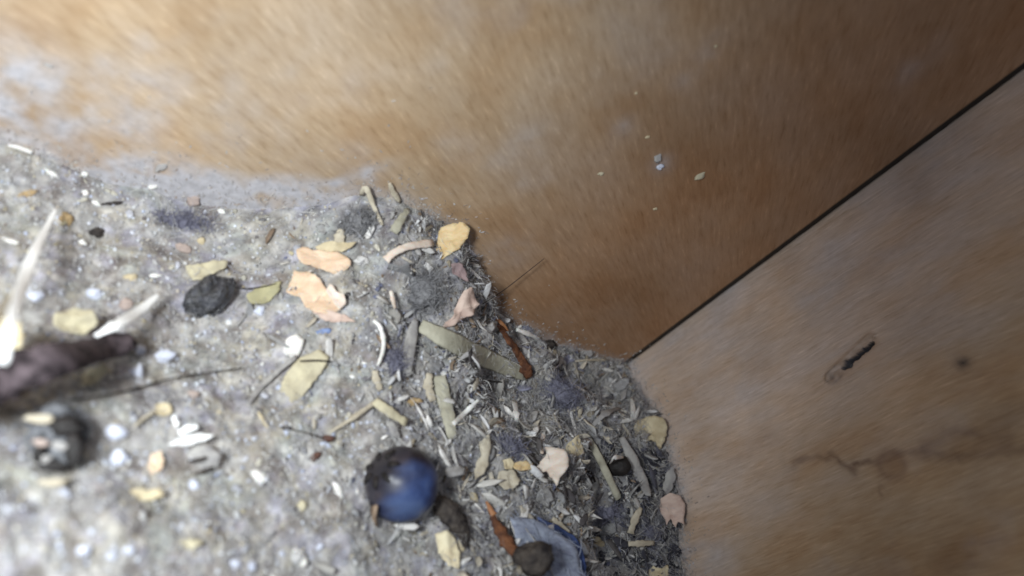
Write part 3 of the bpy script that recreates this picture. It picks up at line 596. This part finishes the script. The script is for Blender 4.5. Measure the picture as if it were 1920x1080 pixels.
# dark pellets, droppings, seeds
lump('black_pellet', 390, 557, 90, 58, 45, M['black'], 'black lumpy glossy pellet left of the largest peach shaving', 'dropping', deep=.85, rough=.17, freq=2.6, sub=5, sink=.2)
tube('dark_dropping', [(806,936,1.2),(832,950,1.6),(856,978,1.6),(868,1000,1.4),(873,1026,1)], M['brown'], 'dark brown curved tapering dropping touching the blue berry', 'dropping', wd=(16,42,40,26,10), flat=.8, jit=.03, seg=20, sub=8, bumpy=.2)
lump('dark_lump', 1004, 1052, 66, 54, 0, M['brown'], 'rounded dark brown lump at the lower end of the rusty needle', 'dropping', deep=.8, rough=.25, freq=2, sub=4, sink=.1, lift=2.0)
mc_ = fuzz('mottled_clump', 102, 824, 128, 100, 75, M['ball'], 'blurred mottled dark grey clump at the lower left', 'clump', n=420, core=.86, ln=(1, 2.6))
for nm_, x_, y_, w1, h1, m_ in (('pale_patch', 76, 786, 40, 14, 'straw'), ('orange_patch', 76, 830, 20, 12, 'pink'), ('dark_patch', 122, 800, 44, 34, 'seed'), ('dark_patch', 138, 840, 24, 50, 'seed'), ('dark_patch', 96, 876, 44, 16, 'seed'), ('dark_patch', 70, 850, 16, 26, 'seed'), ('pale_patch', 112, 836, 22, 12, 'grey'), ('pale_patch', 82, 862, 20, 12, 'grey')):
    q_ = lump(nm_, x_, y_, w1, h1, 0, M[m_], None, None, None, deep=.35, rough=.3, sink=.2)
    pw_ = np.array(q_['_p']); pc_ = np.array(mc_['_p']); v_ = (C-pc_)/np.linalg.norm(C-pc_)
    dpl = (pw_-pc_)-v_*((pw_-pc_)@v_); rad_ = 4.0; pos_ = pc_+dpl*.93+v_*max(.6, 2.5*math.sqrt(max(0, 1-(np.linalg.norm(dpl)/5.2)**2)))
    q_.parent = mc_; q_.location = Vector((pos_-pc_)*S)
tube('dark_stick', [(-260,780,5),(-60,724,5.2),(20,700,5.6),(100,676,5.4),(180,655,4.4),(246,640,3.2)], M['bark'], 'thick dark blurred stick entering from the left edge', 'stick', wd=(70,84,86,72,56,36), flat=.6, jit=.02, seg=26, sub=9, bumpy=.10)
sd0 = lump('black_seed', 1161, 874, 44, 36, 10, M['seed'], 'round black seed with a white rim on top between the olive and grey stems', 'seed', 'black seeds', deep=.7, rough=.08, sink=.1, lift=.7)
tube('white_rim', [(1144,868,3.2),(1152,858,3.4),(1168,857,3.3)], M['white'], None, None, wd=(5,9,5), flat=.5, parent=sd0)
lump('black_seed', 1090, 893, 52, 32, -20, M['seed'], 'long black seed in the hollow right of the whitish torn shaving', 'seed', 'black seeds', deep=.7, rough=.1, sink=.4)
lump('black_seed', 1100, 838, 26, 18, 10, M['seed'], 'small black solid added as the dark cavity between the dull cream shaving and the olive stem', 'seed', 'black seeds', deep=.7, rough=.1, sink=.3)  # no seed here: a cavity's shade added as a black solid
lump('black_seed', 1022, 650, 40, 26, 15, M['brown'], 'dark brown seed at the foot of the wall right of the white crescent', 'seed', 'black seeds', deep=.7, rough=.25, sink=.3)
lump('dark_chip', 208, 383, 36, 9, 8, M['brown'], 'thin dark chip near the wall in the upper left', 'chip', 'dark chips', sink=.4)
lump('dark_chip', 181, 436, 22, 16, 0, M['brown'], 'dark triangular chip left of the bluish lint in the upper left', 'chip', 'dark chips', rough=.3, sink=.4)
lump('dark_chip', 655, 1015, 24, 14, 80, M['lint'], 'dark grey upright chip at the bottom, left of the cream flake', 'chip', 'dark chips', sink=.4)
lump('dark_chip', 820, 648, 34, 12, -14, M['seed'], 'black solid added as the dark hole below the broad olive straw', 'chip', 'dark chips', sink=.6)  # shade of the hole under the straw, added as a black solid
lump('dark_chip', 592, 856, 22, 12, 40, M['redb'], 'dull red brown chip just below the red brown seed', 'chip', 'dark chips', sink=.3)
lump('dark_chip', 534, 803, 24, 10, 0, M['brown'], 'dark chip at the left end of the seed stalk', 'chip', 'dark chips', sink=.3)
root = lump('red_brown_seed', 615, 822, 24, 13, -5, M['redb'], 'red brown seed with a thin stalk, left of the berry', 'seed', deep=.8, rough=.12, sink=.1, lift=.3)
tube('stalk', [(540,804,.5),(575,812,.6),(606,821,.7)], M['hair'], None, None, wd=(2.5, 3, 4), flat=.8, parent=root)
# striped husk
hk = lump('striped_husk', 378, 862, 62, 48, 15, M['grey'], 'grey husk with dark stripes below the white husks', 'husk', deep=.4, rough=.15, sink=.5)
for q in ([(352,866,.9),(372,862,1.1),(398,855,.9)], [(362,888,.7),(380,884,.9),(400,876,.7)]): tube('stripe', q, M['brown'], None, None, wd=(4, 8, 4), flat=.5, parent=hk)
# pale grains: name, x, y, w, h, angle, material, label
G_G = 'pale grains and beads'
for x, y, w_, h_, a, m, lb in (
 (552,651,40,29,62,'white','bright white oval pellet in the middle of the litter'),
 (830,702,28,15,3,'white','small square white pellet at the top of the upright olive straw'),
 (487,584,18,18,0,'bluew','tiny bluish white bead below the olive yellow flake'),
 (223,860,28,26,0,'bluew','bright bluish white round grain right of the mottled clump'),
 (560,1046,36,26,-55,'white','bright white oval grain at the bottom edge, left of centre'),
 (632,919,30,17,-55,'white','cream white oval grain left of the blue berry'),
 (485,896,30,20,-30,'white','white rough grain halfway between the husk and the berry'),
 (947,941,32,17,5,'cream','cream oval grain above the lower rusty needle'),
 (885,926,32,13,-65,'cream','narrow cream grain upright, right of the berry'),
 (1167,931,24,14,0,'white','small white oval grain at the foot of the olive stem'),
 (990,1001,24,17,-50,'bluew','bluish white grain right of the lower rusty needle'),
 (1122,1020,20,20,0,'cream','round dull cream grain right of the blue feather'),
 (246,523,20,18,0,'cream','round cream grain right of the long white blade'),
 (300,672,42,22,15,'bluew','larger bluish white grain right of the dark stick tip'),
 (262,660,20,20,0,'bluew','round bluish grain touching the tip of the dark stick'),
 (260,702,30,16,88,'bluew','upright bluish grain below the dark stick tip'),
 (213,812,34,28,-20,'bluew','dull bluish grain between the mottled clump and the white husks'),
 (362,908,18,18,0,'bluew','tiny bluish white bead below the striped husk'),
 (120,928,18,16,0,'bluew','tiny white bead below the mottled clump'),
 (88,906,62,13,3,'straw','long pale fragment under the mottled clump'),
 (155,1033,20,16,0,'bluew','bluish grain near the bottom left, left of two neighbours'),
 (208,1043,18,14,0,'bluew','bluish grain near the bottom left, between two neighbours'),
 (241,1032,16,14,0,'bluew','bluish grain near the bottom left, right of two neighbours'),
 (438,1059,20,18,0,'bluew','white bead at the bottom edge, left of its twin'),
 (469,1062,16,14,0,'bluew','white bead at the bottom edge, right of its twin'),
 (525,1038,15,14,0,'bluew','small bluish bead left of the bright white oval grain'),
 (600,1026,13,10,20,'bluew','small bluish bead right of the bright white oval grain'),
 (667,922,12,11,0,'white','tiny white bead between the cream white oval grain and the berry'),
 (693,816,13,10,0,'white','tiny white bead above the top left of the berry'),
 (512,826,14,10,20,'white','tiny white bead left below the seed stalk'),
 (683,683,10,8,0,'white','tiny white bead left of the curved white strand'),
 (658,708,16,9,15,'white','small white chip below and left of the curved strand'),
 (565,951,24,16,85,'yell','yellow upright crumb left of the cream white oval grain'),
 (378,452,14,12,0,'cream','small cream bead above the yellow flake'),
 (362,376,22,18,0,'pink','pinkish pebble at the wall foot on the grey dust patch'),
 (345,466,22,14,-20,'pink','pinkish crumb above the yellow flake'),
 (415,396,14,10,-20,'white','tiny white chip in the grey dust below the wall'),
 (120,494,16,9,-20,'white','small white chip right of the long white blade'),
 (155,455,16,10,-20,'white','small white chip below the dark triangular chip'),
 (160,363,10,10,0,'white','tiny white bead under the wall in the upper left'),
 (97,325,24,8,-30,'white','thin white chip at the wall foot in the upper left'),
 (158,327,12,10,0,'white','white crumb stuck where litter meets the wall, upper left'),
 (304,312,22,10,40,'grey','dull white tuft on the edge of the grey dust patch'),
 (286,350,16,8,20,'white','small white tuft at the lower corner of the grey dust patch'),
 (181,381,14,8,-30,'white','small pale chip left end of the thin dark chip'),
 (8,450,40,8,-12,'white','thin white streak of a chip cut by the left edge'),
 (290,517,22,7,0,'white','thin white chip right of the round cream grain'),
 (175,550,22,18,0,'bluew','dull bluish grain above the bright white splinter'),
 (60,560,32,20,20,'bluew','blurred bluish grain between the two left blades'),
 (235,569,22,22,0,'pink','pale pinkish grain above the bright white splinter'),
 (48,366,26,12,20,'tan','orange tan crumb in the litter near the left edge'),
 (123,410,22,22,0,'tan','orange tan crumb just right of the long blade tip'),
 (362,740,16,14,0,'pink','dull pinkish crumb on the thin dark hair'),
 (607,622,26,13,10,'blue','bright blue chip above the white oval pellet'),
 (1030,668,30,18,20,'cream','pale fragment at the wall foot below the dark brown seed'),
 (1100,662,26,16,0,'grey','grey pebble at the wall foot near the corner'),
 (776,752,24,16,0,'tan','orange tan crumb left of the upright olive straw'),
 (862,1025,24,18,80,'cream','cream crumb at the tip of the dark curved dropping'),
 (1165,1002,14,12,0,'white','white crumb over the dark hollow at the lower right'),
 (1158,1018,16,12,0,'grey','grey crumb just below the white one over the dark hollow'),
): lump('pale_grain' if m not in ('blue','tan','pink') else {'blue':'blue_chip','tan':'tan_crumb','pink':'pink_crumb'}[m], x, y, w_, h_, a, M[m], lb, 'chip' if m == 'blue' else ('crumb' if m in ('tan','pink') else 'grain'), G_G if m not in ('blue','tan','pink') else None, deep=.6, rough=.34, freq=1.6, sink=.5)
# white husks
for pts, lb in (([(333,806),(345,797),(368,794),(374,801),(355,810),(338,816)], 'upper of two overlapping white husks right of the white round grain'),
                ([(316,832),(340,820),(380,810),(402,815),(385,826),(345,836)], 'lower of two overlapping white husks, wider, above the striped husk'),
                ([(322,782),(330,776),(338,795),(332,806),(326,800)], 'small upright white husk above the two overlapping ones')):
    flake('white_husk', pts, M['blade'], lb, 'husk', 'white husks', lift=1.1, curl=.35, ragged=.3)
tube('straw', [(252,800,.5),(268,785,.6),(290,772,.5)], M['straw'], 'thin pale straw left of the small cream flake', 'straw', 'straws in the litter', wd=(3, 7, 6), flat=.4)
# dark hairs
for pts, wd, lb in (([(120,752,1.5),(230,735,1.2),(330,708,1),(455,690,.8)], (2.5, 3.5, 3.5, 2), 'long thin dark hair crossing from the clump towards the middle'),
                    ([(562,677,1.6),(590,676,1.7),(619,677,1.6)], (3, 4, 3), 'short dark twig across the yellowish tan shaving'),
                    ([(846,707,1.5),(890,711,1.5),(945,717,1.2)], (2.5, 3, 2.5), 'thin dark hair right of the square white pellet'),
                    ([(905,570,1.5),(950,540,2.5),(1020,485,1.6)], (1.8, 1.8, 1.2), 'fine dark hair rising from the heap against the wall'),
                    ([(430,538,.8),(470,541,1),(520,532,1)], (2, 2.5, 2), 'fine dark hair from the black pellet across the olive flake')):
    tube('hair', pts, M['hair'], lb, 'hair', 'dark hairs', wd=wd, flat=1, seg=6, jit=.02)
# feather: grey vane, blue outer edge, shaft
vn = flake('feather', [(960,968),(1000,972),(1045,997),(1078,1022),(1092,1060),(1098,1100),(1040,1120),(1000,1100),(985,1060),(968,1010)], M['vane'], 'bluish grey feather with a deep blue edge at the bottom', 'feather', lift=1.5, curl=.5, thick=.1, face=.5, ragged=.3)
vn['_p'] = [float(x/S) for x in vn.location]
tube('blue_edge', [(1008,972,2.2),(1050,996,2.6),(1080,1020,2.7),(1092,1055,2.7),(1098,1095,2.6)], M['vblue'], None, None, wd=(6,14,17,11,8), flat=.25, parent=vn, jit=.15)
tube('shaft', [(985,990,2.2),(1020,1040,2.4),(1050,1110,2.4)], M['grey'], None, None, wd=(2,3,4), flat=.8, parent=vn)
nb_ = 260; pv = np.array(vn['_p']); vv = np.array([v.co[:] for v in vn.data.vertices])/S
cen_ = vv[rng.integers(0, len(vv), nb_)]+rng.normal(0, .35, (nb_, 3)); dr_ = vv[len(vv)//4]-vv[0]
Vb, Fb, _ = ribbons(cen_+pv, rng.normal(0, .5, (nb_, 3))+R@np.array([.6, -.8, .2]), rng.uniform(1.2, 3, nb_), rng.uniform(.05, .14, nb_), rng.uniform(.1, .5, nb_))
mesh_obj('down', Vb-pv, Fb, M['vane'], (0, 0, 0), vn, smooth=False)
# lint and fluff
G_F = 'tufts of lint'
for x, y, w_, h_, a, m, lb, n in (
 (790,545,100,90,0,'lint','round tuft of grey fluff between the pale strips and the pinkish shaving',520),
 (1045,735,110,60,-25,'lintb','dark bluish tuft of lint below the wall corner',420),
 (340,418,110,34,-12,'lintb','flat bluish tuft of lint in the upper left near the wall',260),
 (670,420,70,50,20,'lint','small grey tuft of lint on the slope below the forked straw',260),
 (950,840,70,46,-10,'lintb','dark blue grey tuft of lint above the short orange tan shaving',240),
 (1130,960,70,40,0,'lintb','dark bluish tuft of lint beside the small white oval grain',200),
 (1215,1000,46,46,0,'lintb','bluish tuft of lint in the hollow by the right wall',180),
 (735,680,60,44,80,'lintb','faint bluish tuft of lint right of the curved white strand',160)):
    fuzz('lint_tuft', x, y, w_, h_, a, M[m], lb, 'lint', n, G_F, core=.6)
# marks stuck on the left wall
for x, y, w_, h_, a, m, lb in (
 (1234,293,22,12,80,'grey','upper blob of a whitish dropping stuck on the orange brown wall'),
 (1237,312,15,14,0,'bluew','lower bright blob of the whitish dropping on the orange brown wall'),
 (1214,256,7,6,0,'cream','tiny white speck on the wall above the whitish dropping'),
 (1228,391,7,6,0,'cream','tiny white speck on the wall below the whitish dropping'),
 (1192,174,6,5,0,'cream','tiny pale speck on the wall above the bluish smudge'),
 (1342,86,6,5,0,'cream','topmost tiny white speck on the wall'),
 (1126,325,8,8,0,'yell','tiny yellow speck on the wall left of the whitish dropping'),
 (1311,329,20,12,30,'yell','small yellow flake stuck on the wall right of the whitish dropping'),
 (92,122,14,6,-10,'grey','small white smear on the dusty wall in the far upper left')):
    lump('wall_speck', x, y, w_, h_, a, M[m], lb, 'speck', 'specks stuck on the wall', deep=.3, rough=.5, freq=1.8, sink=.45)

LM = [(752,908,'the blue berry'),(390,557,'the black pellet'),(600,550,'the largest peach shaving'),(850,450,'the golden shaving'),(868,580,'the pinkish grey shaving'),(790,545,'the round grey fluff'),(552,651,'the white oval pellet'),(830,702,'the square white pellet'),(890,660,'the broad olive straw'),(965,660,'the upper rusty needle'),(945,1000,'the lower rusty needle'),(1035,870,'the whitish torn shaving'),(1220,808,'the cream notched shaving'),(1265,955,'the pinkish split shaving'),(1161,874,'the round black seed'),(1175,690,'the wall corner'),(1050,1050,'the blue edged feather'),(840,980,'the dark curved dropping'),(1045,735,'the bluish lint under the corner'),(710,640,'the curved white strand'),(570,700,'the yellowish tan shaving'),(735,775,'the yellow green straw'),(360,812,'the white husks'),(223,860,'the bright bluish round grain'),(100,822,'the mottled clump'),(240,590,'the bright white splinter'),(60,500,'the long white blade'),(340,418,'the bluish lint in the upper left'),(560,1046,'the bright oval grain at the bottom'),(632,919,'the cream white oval grain'),(690,370,'the forked straw'),(262,925,'the long cream flake'),(200,1038,'the three bluish grains'),(390,505,'the yellow flake'),(870,770,'the short white straw'),(1140,965,'the small white oval by the stem'),(840,1040,'the pale cream flake'),(455,1060,'the twin white beads'),(955,870,'the orange tan shaving'),(490,550,'the olive triangular flake'),(615,822,'the red brown seed'),(908,862,'the bent upright pale shaving')]
def near_label(x, y, first):
    d, lx, ly, nm = min((math.hypot(x-a, y-b_), a, b_, n_) for a, b_, n_ in LM)
    dx, dy = x-lx, y-ly
    if d < 16: w_ = 'touching'
    else: w_ = ('right of' if dx > 0 else 'left of') if abs(dx) > 2.2*abs(dy) else (('below' if dy > 0 else 'above') if abs(dy) > 2.2*abs(dx) else ('below and ' if dy > 0 else 'above and ')+('right of' if dx > 0 else 'left of'))
    return f"{first} {'just ' if 16 <= d < 50 else ('well ' if d > 110 else '')}{w_} {nm}"
KEEP = [(o.location.x/S, o.location.y/S, 1.7 if o.name.split('.')[0] in ('wood_shaving', 'berry', 'dark_dropping', 'feather', 'rusty_needle', 'lint_tuft') else .7) for o in COL.objects if o.parent is None and o.get('category')]
# ------------------------------------------------------------------ scattered loose bits
def hsurf(x, y): return height(x, y, True)
def chips(name, n, xr, yr, size, aspect, cols, pw, lay, seedprob, mname='loose_chips', thick=.35, lift=.15, kind='stuff', kk=6, out=False, single=0, names=None, what=None, group=None):
    x = rng.uniform(*xr, n*4); y = rng.uniform(*yr, n*4); keep = rng.uniform(0, 1, n*4) < seedprob(x, y)
    x, y = x[keep][:n], y[keep][:n]; n = len(x)
    if out:
        kx = np.array(KEEP); far = (np.hypot(x[:, None]-kx[None, :, 0], y[:, None]-kx[None, :, 1]) > kx[None, :, 2]).all(1); x, y = x[far], y[far]; n = len(x)
    z = hsurf(x, y)
    e = .4; nx = -(height(x+e, y, False)-height(x-e, y, False))/(2*e); ny = -(height(x, y+e, False)-height(x, y-e, False))/(2*e)
    nor = np.stack([nx, ny, np.ones(n)], 1)+rng.normal(0, lay, (n, 3)); nor /= np.linalg.norm(nor, axis=1)[:, None]
    t = rng.normal(0, 1, (n, 3)); t -= nor*(t*nor).sum(1)[:, None]; t /= np.linalg.norm(t, axis=1)[:, None]; s = np.cross(nor, t)
    L_ = size[0]*(size[1]/size[0])**(rng.uniform(0, 1, n)**pw); W_ = L_/(aspect**rng.uniform(.45 if aspect > 5 else 0, 1, n)); T_ = np.minimum(W_*thick, .5)
    k = kk; a = np.linspace(0, 2*np.pi, k, endpoint=False)
    rr = rng.uniform(.65 if kk == 6 else .5, 1.15, (n, k))
    bend = rng.normal(0, .15, n)*L_
    def ring(zz, sc_):
        uu = np.cos(a)[None]*rr*L_[:, None]/2*sc_; vv = np.sin(a)[None]*rr*W_[:, None]/2*sc_
        hh = zz[:, None]+bend[:, None]*(uu/(L_[:, None]/2))**2
        return uu[..., None]*t[:, None]+vv[..., None]*s[:, None]+hh[..., None]*nor[:, None]
    c = np.stack([x, y, z+lift*W_+.02], 1)
    V = np.concatenate([ring(T_*.0-T_*.5, .8), ring(T_*.1, 1.0), ring(T_*.5, .7)], 1)+c[:, None]
    m_ = 3*k; Vf = V.reshape(-1, 3); b0 = (np.arange(n)*m_)[:, None]
    Fs = []
    q = []
    for lev in range(2):
        for i in range(k): q.append([lev*k+i, lev*k+(i+1) % k, (lev+1)*k+(i+1) % k, (lev+1)*k+i])
    quads = (b0[:, :, None]+np.array(q)[None]).reshape(-1, 4).tolist()
    caps = (b0+np.arange(2*k, 3*k)[None]).tolist()
    cols = np.array(cols); w_ = cols[:, 3]/cols[:, 3].sum(); ci = rng.choice(len(cols), n, p=w_)
    cc = cols[ci, :3]*rng.uniform(.7, 1.2, (n, 1))
    if out or 'fragments' in name:
        dk = (1-sm(7, 17, x))*sm(14, 22, y); hit_ = rng.uniform(0, 1, n) < dk*.72; cc[hit_] = np.array([.06, .06, .075])*rng.uniform(.5, 1.8, (hit_.sum(), 1)); ci = np.where(hit_ & (single > 0), len(cols)-1, ci)  # most pieces in the right-hand hollow blackened: its shade put in their colour
    cc = cc*(np.array([.86, .88, .92]) if name != 'litter_shreds' else 1); tint = np.repeat(cc, m_, 0)
    mm = mat(mname, (1.0, 1.0, 1.0), (.78, .76, .74), 1.5, .8, .3, .25, attr='tint')
    Vf[:, 0] = np.maximum(Vf[:, 0], .06); Vf[:, 1] = np.maximum(Vf[:, 1], .06)
    tint = np.clip(tint, 0, 1); rest_ = np.arange(n)
    if single:
        pc = (c-C)@R; px = 960-pc[:, 0]/pc[:, 2]*F; py = 540+pc[:, 1]/pc[:, 2]*F
        inside = (px > 12) & (px < 1908) & (py > 12) & (py < 1068)
        big = np.argsort(-(L_*W_)*inside)[:single]; rest_ = np.setdiff1d(rest_, big)
        for g in big:
            Vg = Vf[g*m_:(g+1)*m_]; fs = [[x-g*m_ for x in f] for f in quads[g*2*k:(g+1)*2*k]]+[[x-g*m_ for x in caps[g]]]
            o = mesh_obj(what, Vg-c[g], fs, mm, c[g], smooth=True, attr=tint[g*m_:(g+1)*m_]); tag(o, near_label(px[g], py[g], (('long ' if what == 'loose_shred' else 'larger ') if L_[g] > np.median(L_[big]) else ('short ' if what == 'loose_shred' else 'small '))+names[ci[g]]), what.split('_')[-1], group)
    keepv = np.zeros(n, bool); keepv[rest_] = True
    new = np.cumsum(keepv)-1; fq = np.array(quads).reshape(n, 2*k, 4)[rest_]-(rest_*m_)[:, None, None]+(new[rest_]*m_)[:, None, None]
    fc = np.array(caps)[rest_]-(rest_*m_)[:, None]+(new[rest_]*m_)[:, None]; vk = np.repeat(keepv, m_)
    o = mesh_obj(name, Vf[vk], fq.reshape(-1, 4).tolist()+fc.tolist(), mm, smooth=True, attr=tint[vk]); tag(o, kind=kind); return o
GREYS = [(.53,.52,.50,8),(.46,.45,.44,5),(.62,.61,.59,4),(.60,.56,.48,3),(.52,.47,.40,2),(.55,.57,.64,1.2),(.86,.88,.92,.9),(.34,.33,.33,1.0),(.60,.53,.38,.4),(.24,.18,.15,.15)]
OLDGREYS = [(.34,.33,.32,6),(.24,.235,.23,3),(.46,.45,.43,5),(.13,.12,.12,1.6),(.62,.60,.57,2.2),(.55,.47,.34,2.2),(.40,.31,.22,1.6),(.48,.52,.66,1.6),(.25,.26,.36,1),(.75,.76,.80,1.0),(.60,.50,.25,.5),(.28,.12,.07,.25)]
SHREDS = [(.58,.57,.54,5),(.42,.415,.41,4),(.82,.81,.79,4.5),(.56,.51,.42,3),(.34,.25,.18,1.2),(.14,.13,.13,1.2)]
DARKS = [(.46,.455,.45,6),(.34,.335,.34,3),(.56,.55,.53,4),(.12,.11,.11,1.2),(.58,.56,.52,1.8),(.42,.36,.26,1.6),(.26,.19,.13,1.4),(.17,.18,.26,1.4),(.66,.65,.63,.5)]
frame_mask = lambda x, y: np.ones_like(x)
lm = lambda x, y: open_side(x, y); dm = lambda x, y: 1-open_side(x, y)
chips('litter_crumbs', 34000, (0, 118), (0, 66), (.12, .65), 2.0, GREYS, 2.8, .45, lambda x, y: .25+.75*lm(x, y))
chips('litter_fragments', 12000, (0, 72), (0, 60), (.20, 1.7), 3, DARKS, 2.4, .9, lambda x, y: .04+.96*dm(x, y), lift=.2)
chips('litter_scales', 900, (0, 72), (0, 60), (1.4, 4.0), 2.2, [(.46,.45,.43,5),(.34,.335,.33,4),(.58,.55,.49,3),(.24,.23,.24,3),(.30,.30,.38,2),(.72,.70,.66,1.5)], 1.5, .55, lambda x, y: .03+.97*dm(x, y), kk=10, thick=.08, lift=.05, out=True, single=90, what='loose_flake', group='loose flakes half buried in the heap',
      names=[c_+' flake' for c_ in ('mid grey', 'dull grey', 'beige', 'dark grey', 'slate blue', 'pale')])
chips('litter_shreds', 2700, (0, 72), (0, 60), (1.0, 4.6), 8, SHREDS, 1.9, .7, lambda x, y: .10+.90*dm(x, y), thick=.22, lift=.7, out=True, single=150, what='loose_shred', group='loose shreds in the heap',
      names=[c_+' shred' for c_ in ('light grey', 'mid grey', 'whitish', 'straw coloured', 'brown', 'blackish')])
chips('litter_grit', 1500, (40, 118), (0, 66), (.35, 1.35), 2.2, [(.72,.73,.78,4),(.64,.69,.82,2.5),(.70,.66,.54,3),(.56,.55,.53,4),(.84,.85,.84,2),(.62,.55,.36,.7),(.34,.33,.33,1.2)], 2.6, .5, lm, lift=.15, single=90, what='loose_crumb', group='loose crumbs on the open side',
      names=[c_+' crumb' for c_ in ('milky white', 'bluish white', 'cream', 'light grey', 'chalk white', 'dull yellow', 'dark grey')])
chips('litter_splinters', 900, (0, 60), (0, 55), (1.0, 3.4), 7, [(.74,.73,.71,5),(.60,.58,.54,4),(.66,.60,.48,2),(.10,.09,.09,2)], 1.6, .8, lambda x, y: dm(x, y)*sm(-.1, .5, fbm(x/6, y/6, 77, 2)), thick=.2, lift=1.6, out=True)
chips('litter_sparkle', 2600, (38, 118), (0, 66), (.22, .62), 1.6, [(.86,.90,.98,3),(.80,.82,.90,2),(.88,.87,.82,2),(.72,.63,.44,1.6),(.30,.27,.26,1.2),(.62,.68,.86,1.2)], 1.8, .5, lambda x, y: .15+.85*lm(x, y), lift=.3)
def fibres(name, n, xr, yr, ln, wd, col, prob, lift=(.1, 1.2)):
    x = rng.uniform(*xr, n*4); y = rng.uniform(*yr, n*4); keep = rng.uniform(0, 1, n*4) < prob(x, y); x, y = x[keep][:n], y[keep][:n]; n = len(x)
    cen = np.stack([x, y, hsurf(x, y)+rng.uniform(*lift, n)], 1); d = rng.normal(0, 1, (n, 3)); d[:, 2] *= .3
    V, Fs, k = ribbons(cen, d, rng.uniform(*ln, n), rng.uniform(*wd, n), rng.uniform(.1, .8, n), 6)
    V[:, 0] = np.maximum(V[:, 0], .06); V[:, 1] = np.maximum(V[:, 1], .06)
    cc = np.array(col)[rng.integers(0, len(col), n)]*rng.uniform(.7, 1.2, (n, 1))
    o = mesh_obj(name, V, Fs, mat('loose_fibre', (1, 1, 1), (.8, .8, .8), 2, .9, .1, .1, attr='tint'), smooth=False, attr=np.repeat(cc, k, 0)); tag(o, kind='stuff')
fibres('lint_fibres', 11000, (0, 80), (0, 55), (.6, 2.6), (.025, .06), [(.55,.55,.56),(.42,.42,.45),(.66,.65,.63),(.36,.37,.46),(.76,.75,.72)], lambda x, y: .12+.88*dm(x, y))
fibres('lint_mat', 7500, (0, 80), (0, 55), (.7, 3.4), (.03, .07), [(.44,.43,.42),(.36,.35,.35),(.52,.50,.47),(.30,.30,.35)], lambda x, y: dm(x, y)*sm(.05, .5, fbm(x/4.5, y/4.5, 71, 3)), lift=(.2, 1.2))
fibres('dust_fibres', 7000, (40, 118), (0, 60), (.5, 2.5), (.025, .055), [(.5,.5,.5),(.38,.37,.38),(.60,.58,.54)], lm, lift=(.05, .5))
# dust and hairs clinging to both walls just above the litter
n_ = 2600; V_ = []; cc_ = []
ax_ = (rng.uniform(0, 1, n_) < .35).astype(int)                 # 1: right wall
u_ = np.where(ax_ == 1, rng.uniform(0, 50, n_), rng.uniform(0, 105, n_))
z_ = np.where(ax_ == 1, np.interp(u_, *RY), np.interp(u_, *LX))+rng.exponential(1.3, n_)*np.where((ax_ == 0) & (u_ > 58) & (u_ < 90), 2.4, 1)
cen = np.stack([np.where(ax_ == 1, .09, u_), np.where(ax_ == 1, u_, .09), z_], 1)
d_ = rng.normal(0, 1, (n_, 3)); d_[ax_ == 1, 0] = 0; d_[ax_ == 0, 1] = 0
V_, F_, k_ = ribbons(cen, d_, rng.uniform(.12, .9, n_)*rng.uniform(.4, 1, n_), rng.uniform(.06, .22, n_), rng.uniform(.01, .06, n_), 3)
V_[:, 0] = np.maximum(V_[:, 0], .03); V_[:, 1] = np.maximum(V_[:, 1], .03)
ok_ = np.repeat(cen[:, 0] > .8, k_) | np.repeat(ax_ == 1, k_)
cc_ = np.array([(.44,.43,.44),(.40,.38,.37),(.50,.48,.45),(.36,.30,.26)])[rng.integers(0, 4, n_)]
tag(mesh_obj('wall_dust', V_, F_, MATS['loose_fibre'], smooth=False, attr=np.repeat(cc_, k_, 0)), kind='stuff')
for o in COL.objects:
    if '_p' in o: del o['_p']
